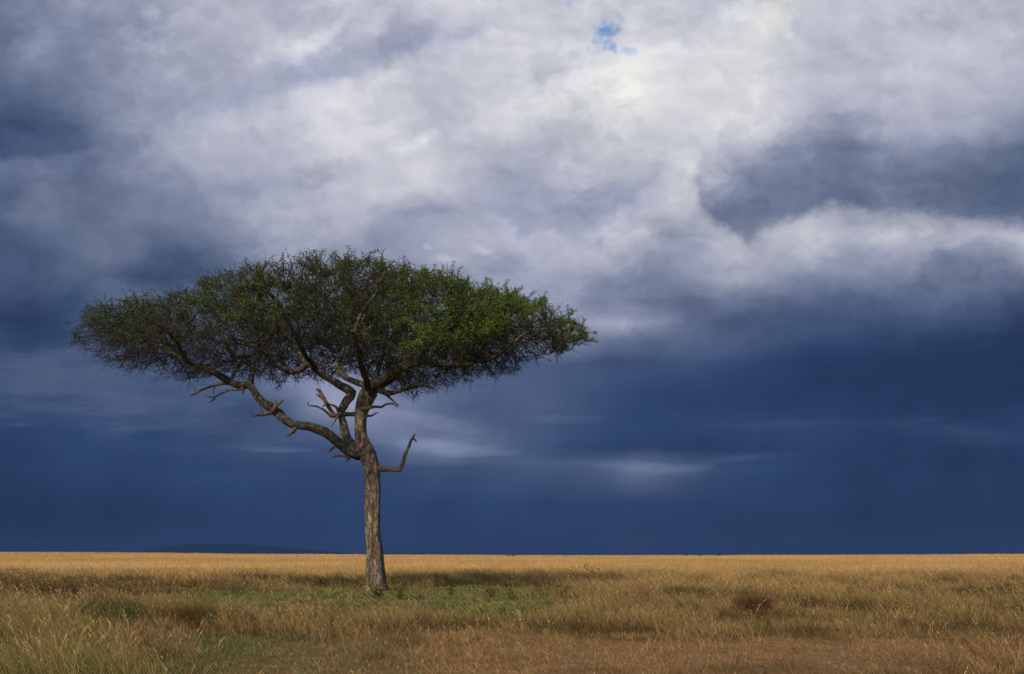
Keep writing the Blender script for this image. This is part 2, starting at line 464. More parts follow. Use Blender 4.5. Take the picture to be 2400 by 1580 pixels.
def bark_mat(name, dark, mid, pale, lichen=None, scale=1.0, stretch=0.22, bump=0.6):
    mt, nt, out = new_mat(name)
    N, L = nt.nodes, nt.links
    tc = N.new('ShaderNodeTexCoord')
    mp = N.new('ShaderNodeMapping'); mp.inputs['Scale'].default_value = (1, 1, stretch)
    L.new(tc.outputs['Object'], mp.inputs[0])
    n1 = N.new('ShaderNodeTexNoise'); n1.inputs['Scale'].default_value = 11 * scale; n1.inputs['Detail'].default_value = 8; n1.inputs['Roughness'].default_value = 0.68
    L.new(mp.outputs[0], n1.inputs['Vector'])
    v = N.new('ShaderNodeTexVoronoi'); v.inputs['Scale'].default_value = 15 * scale; v.feature = 'DISTANCE_TO_EDGE'
    wv = N.new('ShaderNodeVectorMath'); wv.operation = 'MULTIPLY_ADD'
    L.new(n1.outputs['Color'], wv.inputs[0]); wv.inputs[1].default_value = (0.12, 0.12, 0.12); L.new(mp.outputs[0], wv.inputs[2])
    L.new(wv.outputs[0], v.inputs['Vector'])
    r = N.new('ShaderNodeValToRGB')
    e = r.color_ramp.elements
    e[0].position = 0.3; e[0].color = (*dark, 1)
    e[1].position = 0.52; e[1].color = (*mid, 1)
    x = e.new(0.66); x.color = (*pale, 1)
    L.new(n1.outputs['Fac'], r.inputs[0])
    crack = N.new('ShaderNodeMapRange'); crack.inputs['From Max'].default_value = 0.06; crack.inputs['To Min'].default_value = 0.4
    L.new(v.outputs['Distance'], crack.inputs['Value'])
    mx = N.new('ShaderNodeMix'); mx.data_type = 'RGBA'
    L.new(crack.outputs[0], mx.inputs[0]); mx.inputs[6].default_value = (*[c * 0.75 for c in dark], 1)
    L.new(r.outputs[0], mx.inputs[7])
    colr = mx.outputs[2]
    if lichen:
        n2 = N.new('ShaderNodeTexNoise'); n2.inputs['Scale'].default_value = 5 * scale; n2.inputs['Detail'].default_value = 7; n2.inputs['Roughness'].default_value = 0.75
        L.new(tc.outputs['Object'], n2.inputs['Vector'])
        rr = N.new('ShaderNodeMapRange'); rr.inputs['From Min'].default_value = 0.52; rr.inputs['From Max'].default_value = 0.6
        L.new(n2.outputs['Fac'], rr.inputs['Value'])
        m2 = N.new('ShaderNodeMix'); m2.data_type = 'RGBA'
        L.new(rr.outputs[0], m2.inputs[0]); L.new(colr, m2.inputs[6]); m2.inputs[7].default_value = (*lichen, 1)
        colr = m2.outputs[2]
    p = N.new('ShaderNodeBsdfPrincipled')
    p.inputs['Roughness'].default_value = 0.9
    p.inputs['Specular IOR Level'].default_value = 0.15
    L.new(colr, p.inputs['Base Color'])
    ad = N.new('ShaderNodeMath'); ad.operation = 'MULTIPLY_ADD'
    L.new(crack.outputs[0], ad.inputs[0]); ad.inputs[1].default_value = 0.6; L.new(n1.outputs['Fac'], ad.inputs[2])
    b = N.new('ShaderNodeBump'); b.inputs['Strength'].default_value = bump; b.inputs['Distance'].default_value = 0.06
    L.new(ad.outputs[0], b.inputs['Height']); L.new(b.outputs[0], p.inputs['Normal'])
    L.new(p.outputs[0], out.inputs[0])
    return mt


M_grass = leaf_mat('dry grass', 0.3)
M_leaf = leaf_mat('acacia leaf', 0.25)
M_weed = leaf_mat('weed leaf', 0.25)
M_straw = leaf_mat('straw', 0.1)
M_trunk = bark_mat('trunk bark', (0.05, 0.039, 0.032), (0.15, 0.113, 0.088), (0.44, 0.36, 0.275), (0.25, 0.20, 0.155), 0.9, 0.24, 1.0)
M_limb = bark_mat('limb bark', (0.026, 0.022, 0.019), (0.075, 0.063, 0.052), (0.17, 0.145, 0.115), (0.17, 0.18, 0.135), 1.2, 0.6)  # bark colour darkened to carry the shade inside the crown
M_dead = bark_mat('dead wood', (0.06, 0.045, 0.033), (0.15, 0.115, 0.082), (0.27, 0.21, 0.145), None, 1.6, 0.4, 0.4)  # toned down slightly: shade on the upper stubs is in the colour
M_twig = bark_mat('twig bark', (0.018, 0.015, 0.013), (0.04, 0.033, 0.027), (0.08, 0.066, 0.05), None, 2.0, 1.0, 0.2)  # shade among the crown twigs is put into this dark colour

# ------------------------------------------------------------------ ground cover map
GOLD = np.array((0.60, 0.38, 0.152)); TAN = np.array((0.54, 0.365, 0.16)); BROWN = np.array((0.18, 0.115, 0.052))
RED = np.array((0.37, 0.225, 0.115)); GREEN = np.array((0.12, 0.15, 0.05)); GREY = np.array((0.25, 0.255, 0.12)); YG = np.array((0.31, 0.28, 0.08))


def cover(x, y):
    """weights of the kinds of cover at world (x, y), plus height"""
    x = np.asarray(x, float); y = np.asarray(y, float)
    yy = np.maximum(y, 4.0)
    n1 = fbm(x * 0.22, y * 0.16, 3, 4) - 0.5
    n2 = fbm(x * 0.55, y * 0.4, 9, 4) - 0.5
    px = 1200 + F * x / yy + 330 * n1 + 120 * n2
    gy = EYE * F / yy * (1 + 0.35 * n1 + 0.22 * n2)
    gold = 1 - S(56 + 6 * S(1150, 1500, px), 76 + 50 * S(1150, 1500, px), gy + 20 * n2)
    green = S(345, 565, px + 260 * n2) * (1 - S(960, 1460, px + 300 * n2)) * box(gy + 22 * n2, 84, 144, 10, 16) * (0.45 + 0.75 * S(-0.08, 0.06, n2))
    band = box(gy, 62, 106, 5, 12) * (1 - S(380, 520, px))
    behind = box(gy, 60, 86, 5, 6) * box(px, 450, 1350, 60)
    rmid = S(1230, 1360, px) * box(gy, 66, 188, 10, 26)
    strip = np.maximum(box(gy, 142, 202, 8, 24) * S(330, 460, px) * (1 - 0.55 * S(1250, 1400, px)), 0.8 * box(gy, 100, 140, 10, 16) * (1 - S(400, 520, px)))
    lfg = (1 - S(330, 470, px)) * S(122, 160, gy)
    red = S(640, 980, px + 0.9 * (gy - 235) * 3) * S(176, 226, gy + 40 * n2)
    red2 = box(px, 340, 520, 50) * box(gy, 190, 262, 14)
    greyg = box(px, 400, 980, 70) * S(200, 232, gy)
    return dict(px=px, gy=gy, gold=gold, green=green, band=band, behind=behind, rmid=rmid, strip=strip, lfg=lfg, red=np.maximum(red, red2 * 0.8), grey=greyg, n1=n1, n2=n2)


def cover_height(c):
    w = np.stack([c['gold'], c['green'] * 1.6, c['band'], c['behind'], c['rmid'], c['strip'], c['lfg'], c['red'] * 1.3, c['grey'] * 0.9]) + 1e-4
    hs = np.array([0.56, 0.09, 0.34, 0.36, 0.33, 0.26, 0.52, 0.15, 0.14])[:, None]
    return (w * hs).sum(0) / w.sum(0)


def cover_colour(c, r, r2):
    """tip colour and base colour of blades; r, r2 random per blade"""
    def pick(*pairs):
        # pairs: (probability, colour)
        out = np.zeros((len(r), 3)); acc = 0.0
        for p, col in pairs:
            sel = (r >= acc) & (r < acc + p)
            out[sel] = col
            acc += p
        return out
    kinds = [
        (c['gold'], pick((0.62, GOLD), (0.28, TAN * 1.15), (0.06, YG), (0.05, BROWN)), TAN * 0.9),
        (c['green'] * 1.6, pick((0.40, GREEN), (0.30, GREY), (0.14, YG), (0.17, TAN * 0.8)), GREEN * 0.8),
        (c['band'], pick((0.50, BROWN * 0.8), (0.14, TAN * 0.8), (0.24, GREEN * 0.75), (0.13, YG * 0.6)), BROWN * 0.7),
        (c['behind'], pick((0.48, TAN), (0.10, BROWN), (0.18, GREEN), (0.25, YG)), BROWN * 0.8),
        (c['rmid'], pick((0.42, TAN), (0.20, RED), (0.22, YG), (0.08, BROWN), (0.09, GREEN)), BROWN),
        (c['strip'], pick((0.46, TAN), (0.18, RED), (0.22, YG), (0.15, GREEN)), BROWN),
        (c['lfg'], pick((0.46, TAN), (0.2, RED), (0.2, YG), (0.15, GREEN)), GREEN * 0.8),
        (c['red'] * 1.3, pick((0.46, RED * 1.08), (0.26, TAN), (0.16, BROWN), (0.06, GREY), (0.07, YG)), RED * 0.75),
        (c['grey'] * 0.9, pick((0.42, GREY), (0.24, GREEN), (0.2, RED), (0.15, YG)), GREEN * 0.9),
    ]
    wt = np.stack([k[0] for k in kinds]) + 1e-4
    # each blade belongs to one kind
    cum = np.cumsum(wt, 0) / wt.sum(0)
    idx = (r2[None] > cum).sum(0).clip(0, len(kinds) - 1)
    tip = np.zeros((len(r), 3)); base = np.zeros((len(r), 3))
    for k, (w_, t, b) in enumerate(kinds):
        sel = idx == k
        tip[sel] = t[sel]; base[sel] = b
    return tip, base, idx


# ------------------------------------------------------------------ ground sheet
def build_ground():
    ys = np.concatenate([np.linspace(-60, 8, 18), np.geomspace(8.3, 120, 260), np.geomspace(122, 900, 120)[0:], np.geomspace(950, 9300, 24)])
    us = np.concatenate([np.linspace(-1.0, 1.0, 381)])
    Yg = np.repeat(ys, len(us))
    half = np.clip(np.abs(ys) * 0.75 + 14, 30, 5800)
    Xg = np.outer(half, us).ravel()
    Zg = terrain(Xg, Yg)
    n, k = len(ys), len(us)
    i = np.arange((n - 1) * (k - 1))
    a = (i // (k - 1)) * k + i % (k - 1)
    faces = np.stack([a, a + 1, a + k + 1, a + k], 1)
    c = cover(Xg, Yg)
    rr = rng.random(len(Xg))
    kinds = ['gold', 'green', 'band', 'behind', 'rmid', 'strip', 'lfg', 'red', 'grey']
    cols = [GOLD * 0.72, GREEN * 0.75 + BROWN * 0.25, BROWN * 0.65, BROWN * 0.7, BROWN * 0.9, BROWN * 0.95, BROWN * 0.5 + GREEN * 0.3, RED * 1.15, GREEN * 0.6 + RED * 0.35]
    w = np.stack([c[q] for q in kinds]) + 1e-4
    col = (w[:, :, None] * np.array(cols)[:, None, :]).sum(0) / w.sum(0)[:, None]
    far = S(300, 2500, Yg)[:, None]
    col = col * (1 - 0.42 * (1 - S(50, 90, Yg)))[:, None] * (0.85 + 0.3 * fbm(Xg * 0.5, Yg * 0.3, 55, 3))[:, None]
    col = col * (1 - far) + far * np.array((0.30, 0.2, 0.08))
    mt, nt, out = new_mat('savanna soil and litter')
    N, L = nt.nodes, nt.links
    at = N.new('ShaderNodeAttribute'); at.attribute_name = 'Col'
    tc = N.new('ShaderNodeTexCoord')
    n1 = N.new('ShaderNodeTexNoise'); n1.inputs['Scale'].default_value = 9; n1.inputs['Detail'].default_value = 9; n1.inputs['Roughness'].default_value = 0.75
    L.new(tc.outputs['Object'], n1.inputs['Vector'])
    mr_ = N.new('ShaderNodeMapRange'); mr_.inputs['From Min'].default_value = 0.3; mr_.inputs['From Max'].default_value = 0.7
    mr_.inputs['To Min'].default_value = 0.45; mr_.inputs['To Max'].default_value = 1.5
    L.new(n1.outputs['Fac'], mr_.inputs['Value'])
    sc_ = N.new('ShaderNodeVectorMath'); sc_.operation = 'SCALE'
    L.new(at.outputs['Color'], sc_.inputs[0]); L.new(mr_.outputs[0], sc_.inputs['Scale'])
    p = N.new('ShaderNodeBsdfPrincipled'); p.inputs['Roughness'].default_value = 1.0; p.inputs['Specular IOR Level'].default_value = 0.0
    L.new(sc_.outputs[0], p.inputs['Base Color'])
    b = N.new('ShaderNodeBump'); b.inputs['Strength'].default_value = 0.8; b.inputs['Distance'].default_value = 0.05
    L.new(n1.outputs['Fac'], b.inputs['Height']); L.new(b.outputs[0], p.inputs['Normal'])
    L.new(p.outputs[0], out.inputs[0])
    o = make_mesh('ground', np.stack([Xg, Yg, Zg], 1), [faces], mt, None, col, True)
    tag(o, kind='structure')


build_ground()


# ------------------------------------------------------------------ far hills
def build_hills():
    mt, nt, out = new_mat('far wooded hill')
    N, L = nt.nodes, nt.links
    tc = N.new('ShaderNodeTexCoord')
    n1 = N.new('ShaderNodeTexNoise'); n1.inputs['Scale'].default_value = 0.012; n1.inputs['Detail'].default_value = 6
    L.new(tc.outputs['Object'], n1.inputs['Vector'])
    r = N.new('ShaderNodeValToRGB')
    r.color_ramp.elements[0].position = 0.4; r.color_ramp.elements[0].color = (0.007, 0.012, 0.008, 1)  # storm-cloud shade over the woods is put into this near-black green
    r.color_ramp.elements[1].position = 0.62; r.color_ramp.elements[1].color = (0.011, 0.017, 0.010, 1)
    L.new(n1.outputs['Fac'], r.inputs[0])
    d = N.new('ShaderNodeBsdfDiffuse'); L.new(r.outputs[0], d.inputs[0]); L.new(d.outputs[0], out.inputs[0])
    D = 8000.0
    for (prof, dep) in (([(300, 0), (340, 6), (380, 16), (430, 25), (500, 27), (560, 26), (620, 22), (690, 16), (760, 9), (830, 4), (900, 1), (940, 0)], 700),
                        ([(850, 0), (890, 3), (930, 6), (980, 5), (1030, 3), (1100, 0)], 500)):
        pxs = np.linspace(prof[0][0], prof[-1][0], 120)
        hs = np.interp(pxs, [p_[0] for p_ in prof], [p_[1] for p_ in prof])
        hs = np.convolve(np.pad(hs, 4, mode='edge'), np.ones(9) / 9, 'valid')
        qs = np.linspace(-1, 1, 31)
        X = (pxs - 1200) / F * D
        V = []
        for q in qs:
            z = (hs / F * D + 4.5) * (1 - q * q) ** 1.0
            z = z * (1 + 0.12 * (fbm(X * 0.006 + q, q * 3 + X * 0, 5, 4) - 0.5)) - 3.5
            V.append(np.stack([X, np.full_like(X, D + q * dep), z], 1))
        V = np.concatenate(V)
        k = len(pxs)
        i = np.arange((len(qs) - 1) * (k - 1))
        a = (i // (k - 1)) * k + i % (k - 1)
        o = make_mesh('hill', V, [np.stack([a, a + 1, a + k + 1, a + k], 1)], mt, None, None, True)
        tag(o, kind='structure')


build_hills()


# ------------------------------------------------------------------ grass
class Blades:
    def __init__(self):
        self.v = []; self.c = []; self.q = []; self.t = []; self.n = 0

    def add(self, x, y, z, h, wd, ang, lean, leanang, tip, base, head=None, headcol=None, seg2=True):
        """bent blades: root (x,y,z), height h, width wd, facing ang, lean in metres along leanang"""
        n = len(x)
        if n == 0:
            return
        ex, ey = np.cos(ang) * wd * 0.5, np.sin(ang) * wd * 0.5
        lx, ly = np.cos(leanang) * lean, np.sin(leanang) * lean
        if seg2:
            fr = 0.55
            P0 = np.stack([x - ex, y - ey, z - 0.02], 1); P1 = np.stack([x + ex, y + ey, z - 0.02], 1)
            mx, my, mz = x + lx * 0.3, y + ly * 0.3, z + h * fr
            P2 = np.stack([mx + ex * 0.8, my + ey * 0.8, mz], 1); P3 = np.stack([mx - ex * 0.8, my - ey * 0.8, mz], 1)
            P4 = np.stack([x + lx, y + ly, z + h], 1)
            V = np.stack([P0, P1, P2, P3, P4], 1).reshape(-1, 3)
            midc = base * 0.45 + tip * 0.55
            Cc = np.stack([base, base, midc, midc, tip], 1).reshape(-1, 3)
            i = self.n + np.arange(n)[:, None] * 5
            self.q.append(i + np.array([[0, 1, 2, 3]])); self.t.append(i + np.array([[3, 2, 4]]))
            self.n += n * 5
        else:
            P0 = np.stack([x - ex, y - ey, z - 0.02], 1); P1 = np.stack([x + ex, y + ey, z - 0.02], 1)
            P4 = np.stack([x + lx, y + ly, z + h], 1)
            V = np.stack([P0, P1, P4], 1).reshape(-1, 3)
            Cc = np.stack([base, base, tip], 1).reshape(-1, 3)
            i = self.n + np.arange(n)[:, None] * 3
            self.t.append(i + np.array([[0, 1, 2]]))
            self.n += n * 3
        self.v.append(V); self.c.append(Cc)
        if head is not None and head.any():
            s = head
            hl = (0.06 + 0.07 * rng.random(s.sum())) * np.clip(h[s] / 0.5, 0.5, 1.3)
            hw = np.maximum(wd[s] * 1.25, 0.009)
            tx, ty, tz = x[s] + lx[s], y[s] + ly[s], z[s] + h[s]
            ddx, ddy = np.cos(leanang[s]), np.sin(leanang[s])
            exs, eys = np.cos(ang[s]) * hw * .5, np.sin(ang[s]) * hw * .5
            A = np.stack([tx - ddx * hl * .2, ty - ddy * hl * .2, tz - hl * .45], 1)
            B = np.stack([tx + exs, ty + eys, tz], 1)
            D = np.stack([tx - exs, ty - eys, tz], 1)
            E = np.stack([tx + ddx * hl * .5, ty + ddy * hl * .5, tz + hl * .35], 1)
            V = np.stack([A, B, E, D], 1).reshape(-1, 3)
            m_ = len(hl)
            i = self.n + np.arange(m_)[:, None] * 4
            self.q.append(i + np.array([[0, 1, 2, 3]]))
            self.n += m_ * 4
            self.v.append(V); self.c.append(np.repeat(headcol[s], 4, 0))

    def build(self, name, mat, parent=None):
        fs = []
        if self.q: fs.append(np.concatenate(self.q))
        if self.t: fs.append(np.concatenate(self.t))
        return make_mesh(name, np.concatenate(self.v), fs, mat, parent, np.concatenate(self.c))


def wedge(n, y0, y1, pad=0.06, mg=0.57):
    """points spread evenly over the ground in view between two distances"""
    y = np.sqrt(y0 ** 2 + (y1 ** 2 - y0 ** 2) * rng.random(n))
    x = (rng.random(n) * 2 - 1) * (y * mg + 1.0)
    return x, y


def wedge_area(y0, y1, mg=0.57):
    return mg * (y1 ** 2 - y0 ** 2) + 2 * (y1 - y0)


KEEP_CLEAR = []   # (x, y, r) spots without tall grass


def build_grass():
    tall, low = Blades(), Blades()
    # ---- near: tufts of blades
    for (y0, y1, tpm, bpt, wmin) in ((9.0, 17.0, 20, 24, 0.0055), (17.0, 30.0, 13, 22, 0.008), (30.0, 48.0, 9, 18, 0.012), (48.0, 66.0, 6, 16, 0.018)):
        nt = int(wedge_area(y0, y1) * tpm)
        x, y = wedge(nt, y0, y1)
        c = cover(x, y)
        h = cover_height(c)
        patch = fbm(x * 0.9, y * 0.9, 41, 3)
        big = fbm(x * 0.33 + 7, y * 0.33, 47, 3)
        hh = h * (0.45 + 0.9 * patch) * (0.7 + 0.6 * rng.random(nt)) * (0.55 + 0.9 * S(0.3, 0.7, big))
        keep = rng.random(nt) < np.clip(0.35 + 1.3 * patch, 0.25, 1.0)
        for (cx, cy, cr) in KEEP_CLEAR:
            keep &= ((x - cx) ** 2 + (y - cy) ** 2) > cr * cr
        x, y, hh = x[keep], y[keep], hh[keep]
        tus = rng.random(len(x)) < 0.07
        hh = np.where(tus & (hh > 0.12), hh * 1.55, hh)
        nb = np.maximum(3, (bpt * (0.5 + rng.random(len(x))) * np.where(tus, 2.2, 1.0)).astype(int))
        ti = np.repeat(np.arange(len(x)), nb)
        n = len(ti)
        rad = (0.03 + 0.10 * rng.random(n)) * (0.6 + 1.2 * rng.random(len(x)))[ti] * (1 + y[ti] / 60)
        th = rng.random(n) * 2 * math.pi
        bx, by = x[ti] + np.cos(th) * rad, y[ti] + np.sin(th) * rad
        H = hh[ti] * (0.45 + 0.65 * rng.random(n))
        cc = cover(bx, by)
        tr = rng.random(len(x))
        # a tuft tends to be one kind, with strays
        r = np.where(rng.random(n) < 0.6, tr[ti], rng.random(n))
        r2 = np.where(rng.random(n) < 0.6, rng.random(len(x))[ti], rng.random(n))
        tip, base, idx = cover_colour(cc, r, r2)
        jit = (0.6 + 0.75 * rng.random(n) ** 1.3)[:, None]
        dk = S(0.52, 0.64, fbm(bx * 0.6 + 20, by * 0.38, 53, 4))[:, None] * (idx != 1)[:, None]
        tip = tip * (1 - dk) + dk * np.where((tr[ti] < 0.45)[:, None], GREEN * 0.6, BROWN * 0.7)   # clumps of older, darker grass
        tip = tip * jit
        base = base * (0.8 + 0.4 * rng.random(n))[:, None]
        isgreen = (idx == 1)
        short = (idx == 7) | (idx == 8)
        wd = wmin * (0.7 + 0.7 * rng.random(n)) * np.where(short, 1.5, 1.0)
        lean = H * (0.2 + 1.0 * rng.random(n) ** 1.2)
        la = th + (rng.random(n) - 0.5) * 1.2
        wind = rng.random(n) < 0.45
        la = np.where(wind, math.pi * 0.95 + (rng.random(n) - 0.5) * 1.5, la)
        lean = np.where(short, H * (0.3 + 1.1 * rng.random(n)), lean)
        H = np.where(short, H * (0.45 + 0.6 * (big[ti] > 0.5)), H)
        z = terrain(bx, by)
        ang = rng.random(n) * math.pi
        hd = (rng.random(n) < 0.13) & (H > 0.16) & ~isgreen
        hc = np.where((rng.random(n) < 0.6)[:, None], TAN * 1.15, RED * 1.2) * jit
        H = np.where(hd, H * 1.22, H)
        H = np.minimum(H, 0.5 + 0.22 * rng.random(n))
        lean = np.where(hd, np.minimum(lean, H * 0.4), lean)
        a = ~isgreen
        tall.add(bx[a], by[a], z[a], H[a], wd[a], ang[a], lean[a], la[a], tip[a], base[a], hd[a], hc[a], seg2=True)
        # loose pale straw stems standing clear of the tufts
        ns = int(wedge_area(y0, y1) * (7.0 if y0 < 30 else 4.0))
        sx, sy = wedge(ns, y0, y1)
        sc_ = cover(sx, sy)
        sh = cover_height(sc_)
        kp = (rng.random(ns) < 0.06 + 0.8 * S(0.46, 0.66, fbm(sx * 0.6, sy * 0.6, 29, 3))) & (sc_['green'] < 0.5)
        sx, sy, sh = sx[kp], sy[kp], sh[kp]
        ns = len(sx)
        SH = np.minimum(np.maximum(sh * (0.6 + 0.75 * rng.random(ns)), 0.08), 0.72)
        sl = SH * (0.15 + 1.1 * rng.random(ns) ** 1.3)
        scol = np.where((rng.random(ns) < 0.7)[:, None], TAN * 1.15, YG * 1.15) * (0.7 + 0.6 * rng.random(ns))[:, None]
        tall.add(sx, sy, terrain(sx, sy), SH, np.full(ns, wmin * 1.15), rng.random(ns) * 0.8 - 0.4, sl, np.where(rng.random(ns) < 0.6, math.pi, 0) + rng.normal(0, .7, ns), scol, scol * 0.7, rng.random(ns) < 0.35, scol, seg2=True)
        # ground cover: broad little leaves close to the soil
        g = np.nonzero(isgreen)[0]
        g = np.concatenate([g, g])
        ng = len(g)
        Hg = (0.04 + 0.11 * rng.random(ng)) * (0.5 + 1.2 * S(0.3, 0.7, fbm(bx[g] * 0.8, by[g] * 0.8, 15, 3)))
        low.add(bx[g] + (rng.random(ng) - .5) * .5, by[g] + (rng.random(ng) - .5) * .3, z[g] + 0.05 * rng.random(ng), Hg, np.maximum(0.02, wmin * 1.9) * (0.6 + 0.8 * rng.random(ng)), ang[g], Hg * (0.4 + 1.0 * rng.random(ng)), la[g], tip[g], tip[g] * 0.8, seg2=True)
    # ---- middle and far: single blades, wider with distance as clumps merge
    for (y0, y1, dens, wd0) in ((60.0, 95.0, 60, 0.028), (95.0, 160.0, 22, 0.045), (160.0, 280.0, 6, 0.08), (280.0, 480.0, 2.0, 0.14)):
        n = int(wedge_area(y0, y1) * dens)
        x, y = wedge(n, y0, y1)
        c = cover(x, y)
        h = np.minimum(cover_height(c), 0.62)
        patch = fbm(x * 0.25, y * 0.25, 41, 4)
        keep = rng.random(n) < np.clip(0.3 + 1.2 * patch, 0.2, 1)
        x, y, h, patch = x[keep], y[keep], h[keep], patch[keep]
        c = cover(x, y)
        n = len(x)
        tip, base, idx = cover_colour(c, rng.random(n), rng.random(n))
        streak = fbm(x * 0.05 + 9, y * 0.035, 63, 4)
        gp = (S(0.52, 0.66, streak) * (1 - 0.6 * S(150, 300, y)))[:, None]           # a few greener swales in the gold
        tip = tip * (1 - gp) + gp * (tip * 0.45 + YG * 0.4)
        rp = S(0.53, 0.68, fbm(x * 0.03 + 40, y * 0.03, 91, 3))[:, None]
        tip = tip * (1 - 0.6 * rp) + 0.6 * rp * RED * 1.35
        pale = S(0.55, 0.68, fbm(x * 0.02 + 80, y * 0.06, 17, 4))[:, None]
        tip = tip * (1 + 0.28 * pale)
        tuf = S(0.50, 0.66, fbm(x * 0.22 + 31, y * 0.10, 37, 4))[:, None]
        tip = tip * (1 - 0.38 * tuf) + 0.38 * tuf * (BROWN * 0.9 + YG * 0.25)
        tip = tip * (0.55 + 0.9 * rng.random(n))[:, None]
        H = h * (0.35 + 0.95 * patch) * (0.55 + 0.8 * rng.random(n) ** 1.5) * np.where(rng.random(n) < 0.06, 1.45, 1.0)
        la = np.where(rng.random(n) < 0.5, math.pi * 0.95 + (rng.random(n) - .5), rng.random(n) * 6.28)
        tall.add(x, y, terrain(x, y), H, wd0 * (0.7 + 0.7 * rng.random(n)), (rng.random(n) - .5) * 1.6, H * (0.15 + 0.5 * rng.random(n)), la, tip, base * 0.9, seg2=(y1 < 100))
    o = tall.build('grass', M_grass)
    tag(o, 'dry golden and brown savanna grass covering the plain', 'grass', kind='stuff')
    o = low.build('ground_cover', M_weed)
    tag(o, 'low green leafy ground cover in the patch under the tree', 'ground cover', kind='stuff')


# ------------------------------------------------------------------ tubes
class Tubes:
    def __init__(self):
        self.v = []; self.f = []; self.t = []; self.n = 0

    def add(self, pts, rad, sides, twist=0.0, bump=None, cap=True, phase=0.0):
        pts = np.asarray(pts, float); rad = np.asarray(rad, float)
        n = len(pts)
        T = np.gradient(pts, axis=0)
        T /= np.linalg.norm(T, axis=1)[:, None] + 1e-9
        up = np.array((0.0, -1.0, 0.0)) if abs(T[0][1]) < 0.9 else np.array((1.0, 0, 0))
        U = np.zeros_like(pts)
        u = up - T[0] * T[0].dot(up)
        u /= np.linalg.norm(u)
        for i in range(n):
            u = u - T[i] * T[i].dot(u)
            u /= np.linalg.norm(u) + 1e-9
            U[i] = u
        W = np.cross(T, U)
        a = phase + np.arange(sides) / sides * 2 * math.pi
        rr = rad[:, None] * np.ones(sides)[None]
        if bump is not None:
            rr = rr * bump(a[None] + 0 * rr, np.arange(n)[:, None] + 0 * rr)
        V = pts[:, None] + rr[..., None] * (np.cos(a)[None, :, None] * U[:, None] + np.sin(a)[None, :, None] * W[:, None])
        self.v.append(V.reshape(-1, 3))
        i = np.arange((n - 1) * sides)
        r, s = i // sides, i % sides
        s2 = (s + 1) % sides
        self.f.append(self.n + np.stack([r * sides + s, r * sides + s2, (r + 1) * sides + s2, (r + 1) * sides + s], 1))
        self.n += n * sides
        if cap:
            self.v.append(pts[-1:] + T[-1:] * rad[-1] * 0.6)
            b = self.n - sides
            s = np.arange(sides)
            self.t.append(np.stack([b + s, b + (s + 1) % sides, np.full(sides, self.n)], 1))
            self.n += 1

    def build(self, name, mat, parent=None, smooth=True):
        return make_mesh(name, np.concatenate(self.v), [np.concatenate(self.f)] + ([np.concatenate(self.t)] if self.t else []), mat, parent, None, smooth)


def spline(pts, step):
    """Catmull-Rom resampling of rows of (x, y, z, r)"""
    P = np.asarray(pts, float)
    if len(P) < 3:
        L = np.linalg.norm(P[1, :3] - P[0, :3]); k = max(2, int(L / step) + 1)
        t = np.linspace(0, 1, k)[:, None]
        return P[0] * (1 - t) + P[1] * t
    Q = np.vstack([2 * P[0] - P[1], P, 2 * P[-1] - P[-2]])
    out = []
    for i in range(1, len(Q) - 2):
        p0, p1, p2, p3 = Q[i - 1], Q[i], Q[i + 1], Q[i + 2]
        k = max(2, int(np.linalg.norm(p2[:3] - p1[:3]) / step))
        for j in range(k):
            t = j / k
            out.append(0.5 * (2 * p1 + (p2 - p0) * t + (2 * p0 - 5 * p1 + 4 * p2 - p3) * t * t + (3 * p1 - p0 - 3 * p2 + p3) * t ** 3))
    out.append(P[-1])
    out = np.array(out)
    out[:, 3] = np.maximum(out[:, 3], P[:, 3].min() * 0.9)
    return out


# ------------------------------------------------------------------ the tree
TD = 36.0                      # distance of the trunk
PS = TD / F                    # metres per photograph pixel at the trunk


def upx(px, py, dy=0.0):
    d = TD + dy
    return np.array(((px - 1200.0) / F * d, d, EYE + (HY - py) / F * d))


def trace(rows):
    """rows of (px, py, r_px[, dy]) -> world rows (x, y, z, r)"""
    out = []
    for q in rows:
        dy = q[3] if len(q) > 3 else 0.0
        p = upx(q[0], q[1], dy)
        out.append((*p, q[2] * PS))
    return out


TOP = [(168, 795), (185, 750), (220, 722), (270, 712), (330, 688), (390, 665), (450, 645), (540, 622), (620, 610), (700, 598), (760, 592), (810, 586), (860, 598), (910, 606), (960, 606), (1010, 622), (1060, 636), (1100, 646), (1140, 664), (1165, 688), (1200, 694), (1250, 700), (1300, 722), (1345, 745), (1375, 772), (1388, 790)]
BOT = [(168, 800), (200, 822), (260, 850), (320, 872), (390, 892), (450, 900), (520, 892), (600, 885), (690, 895), (740, 890), (800, 880), (850, 882), (920, 900), (960, 922), (1020, 912), (1080, 898), (1150, 884), (1220, 868), (1260, 842), (1320, 822), (1360, 806), (1388, 795)]


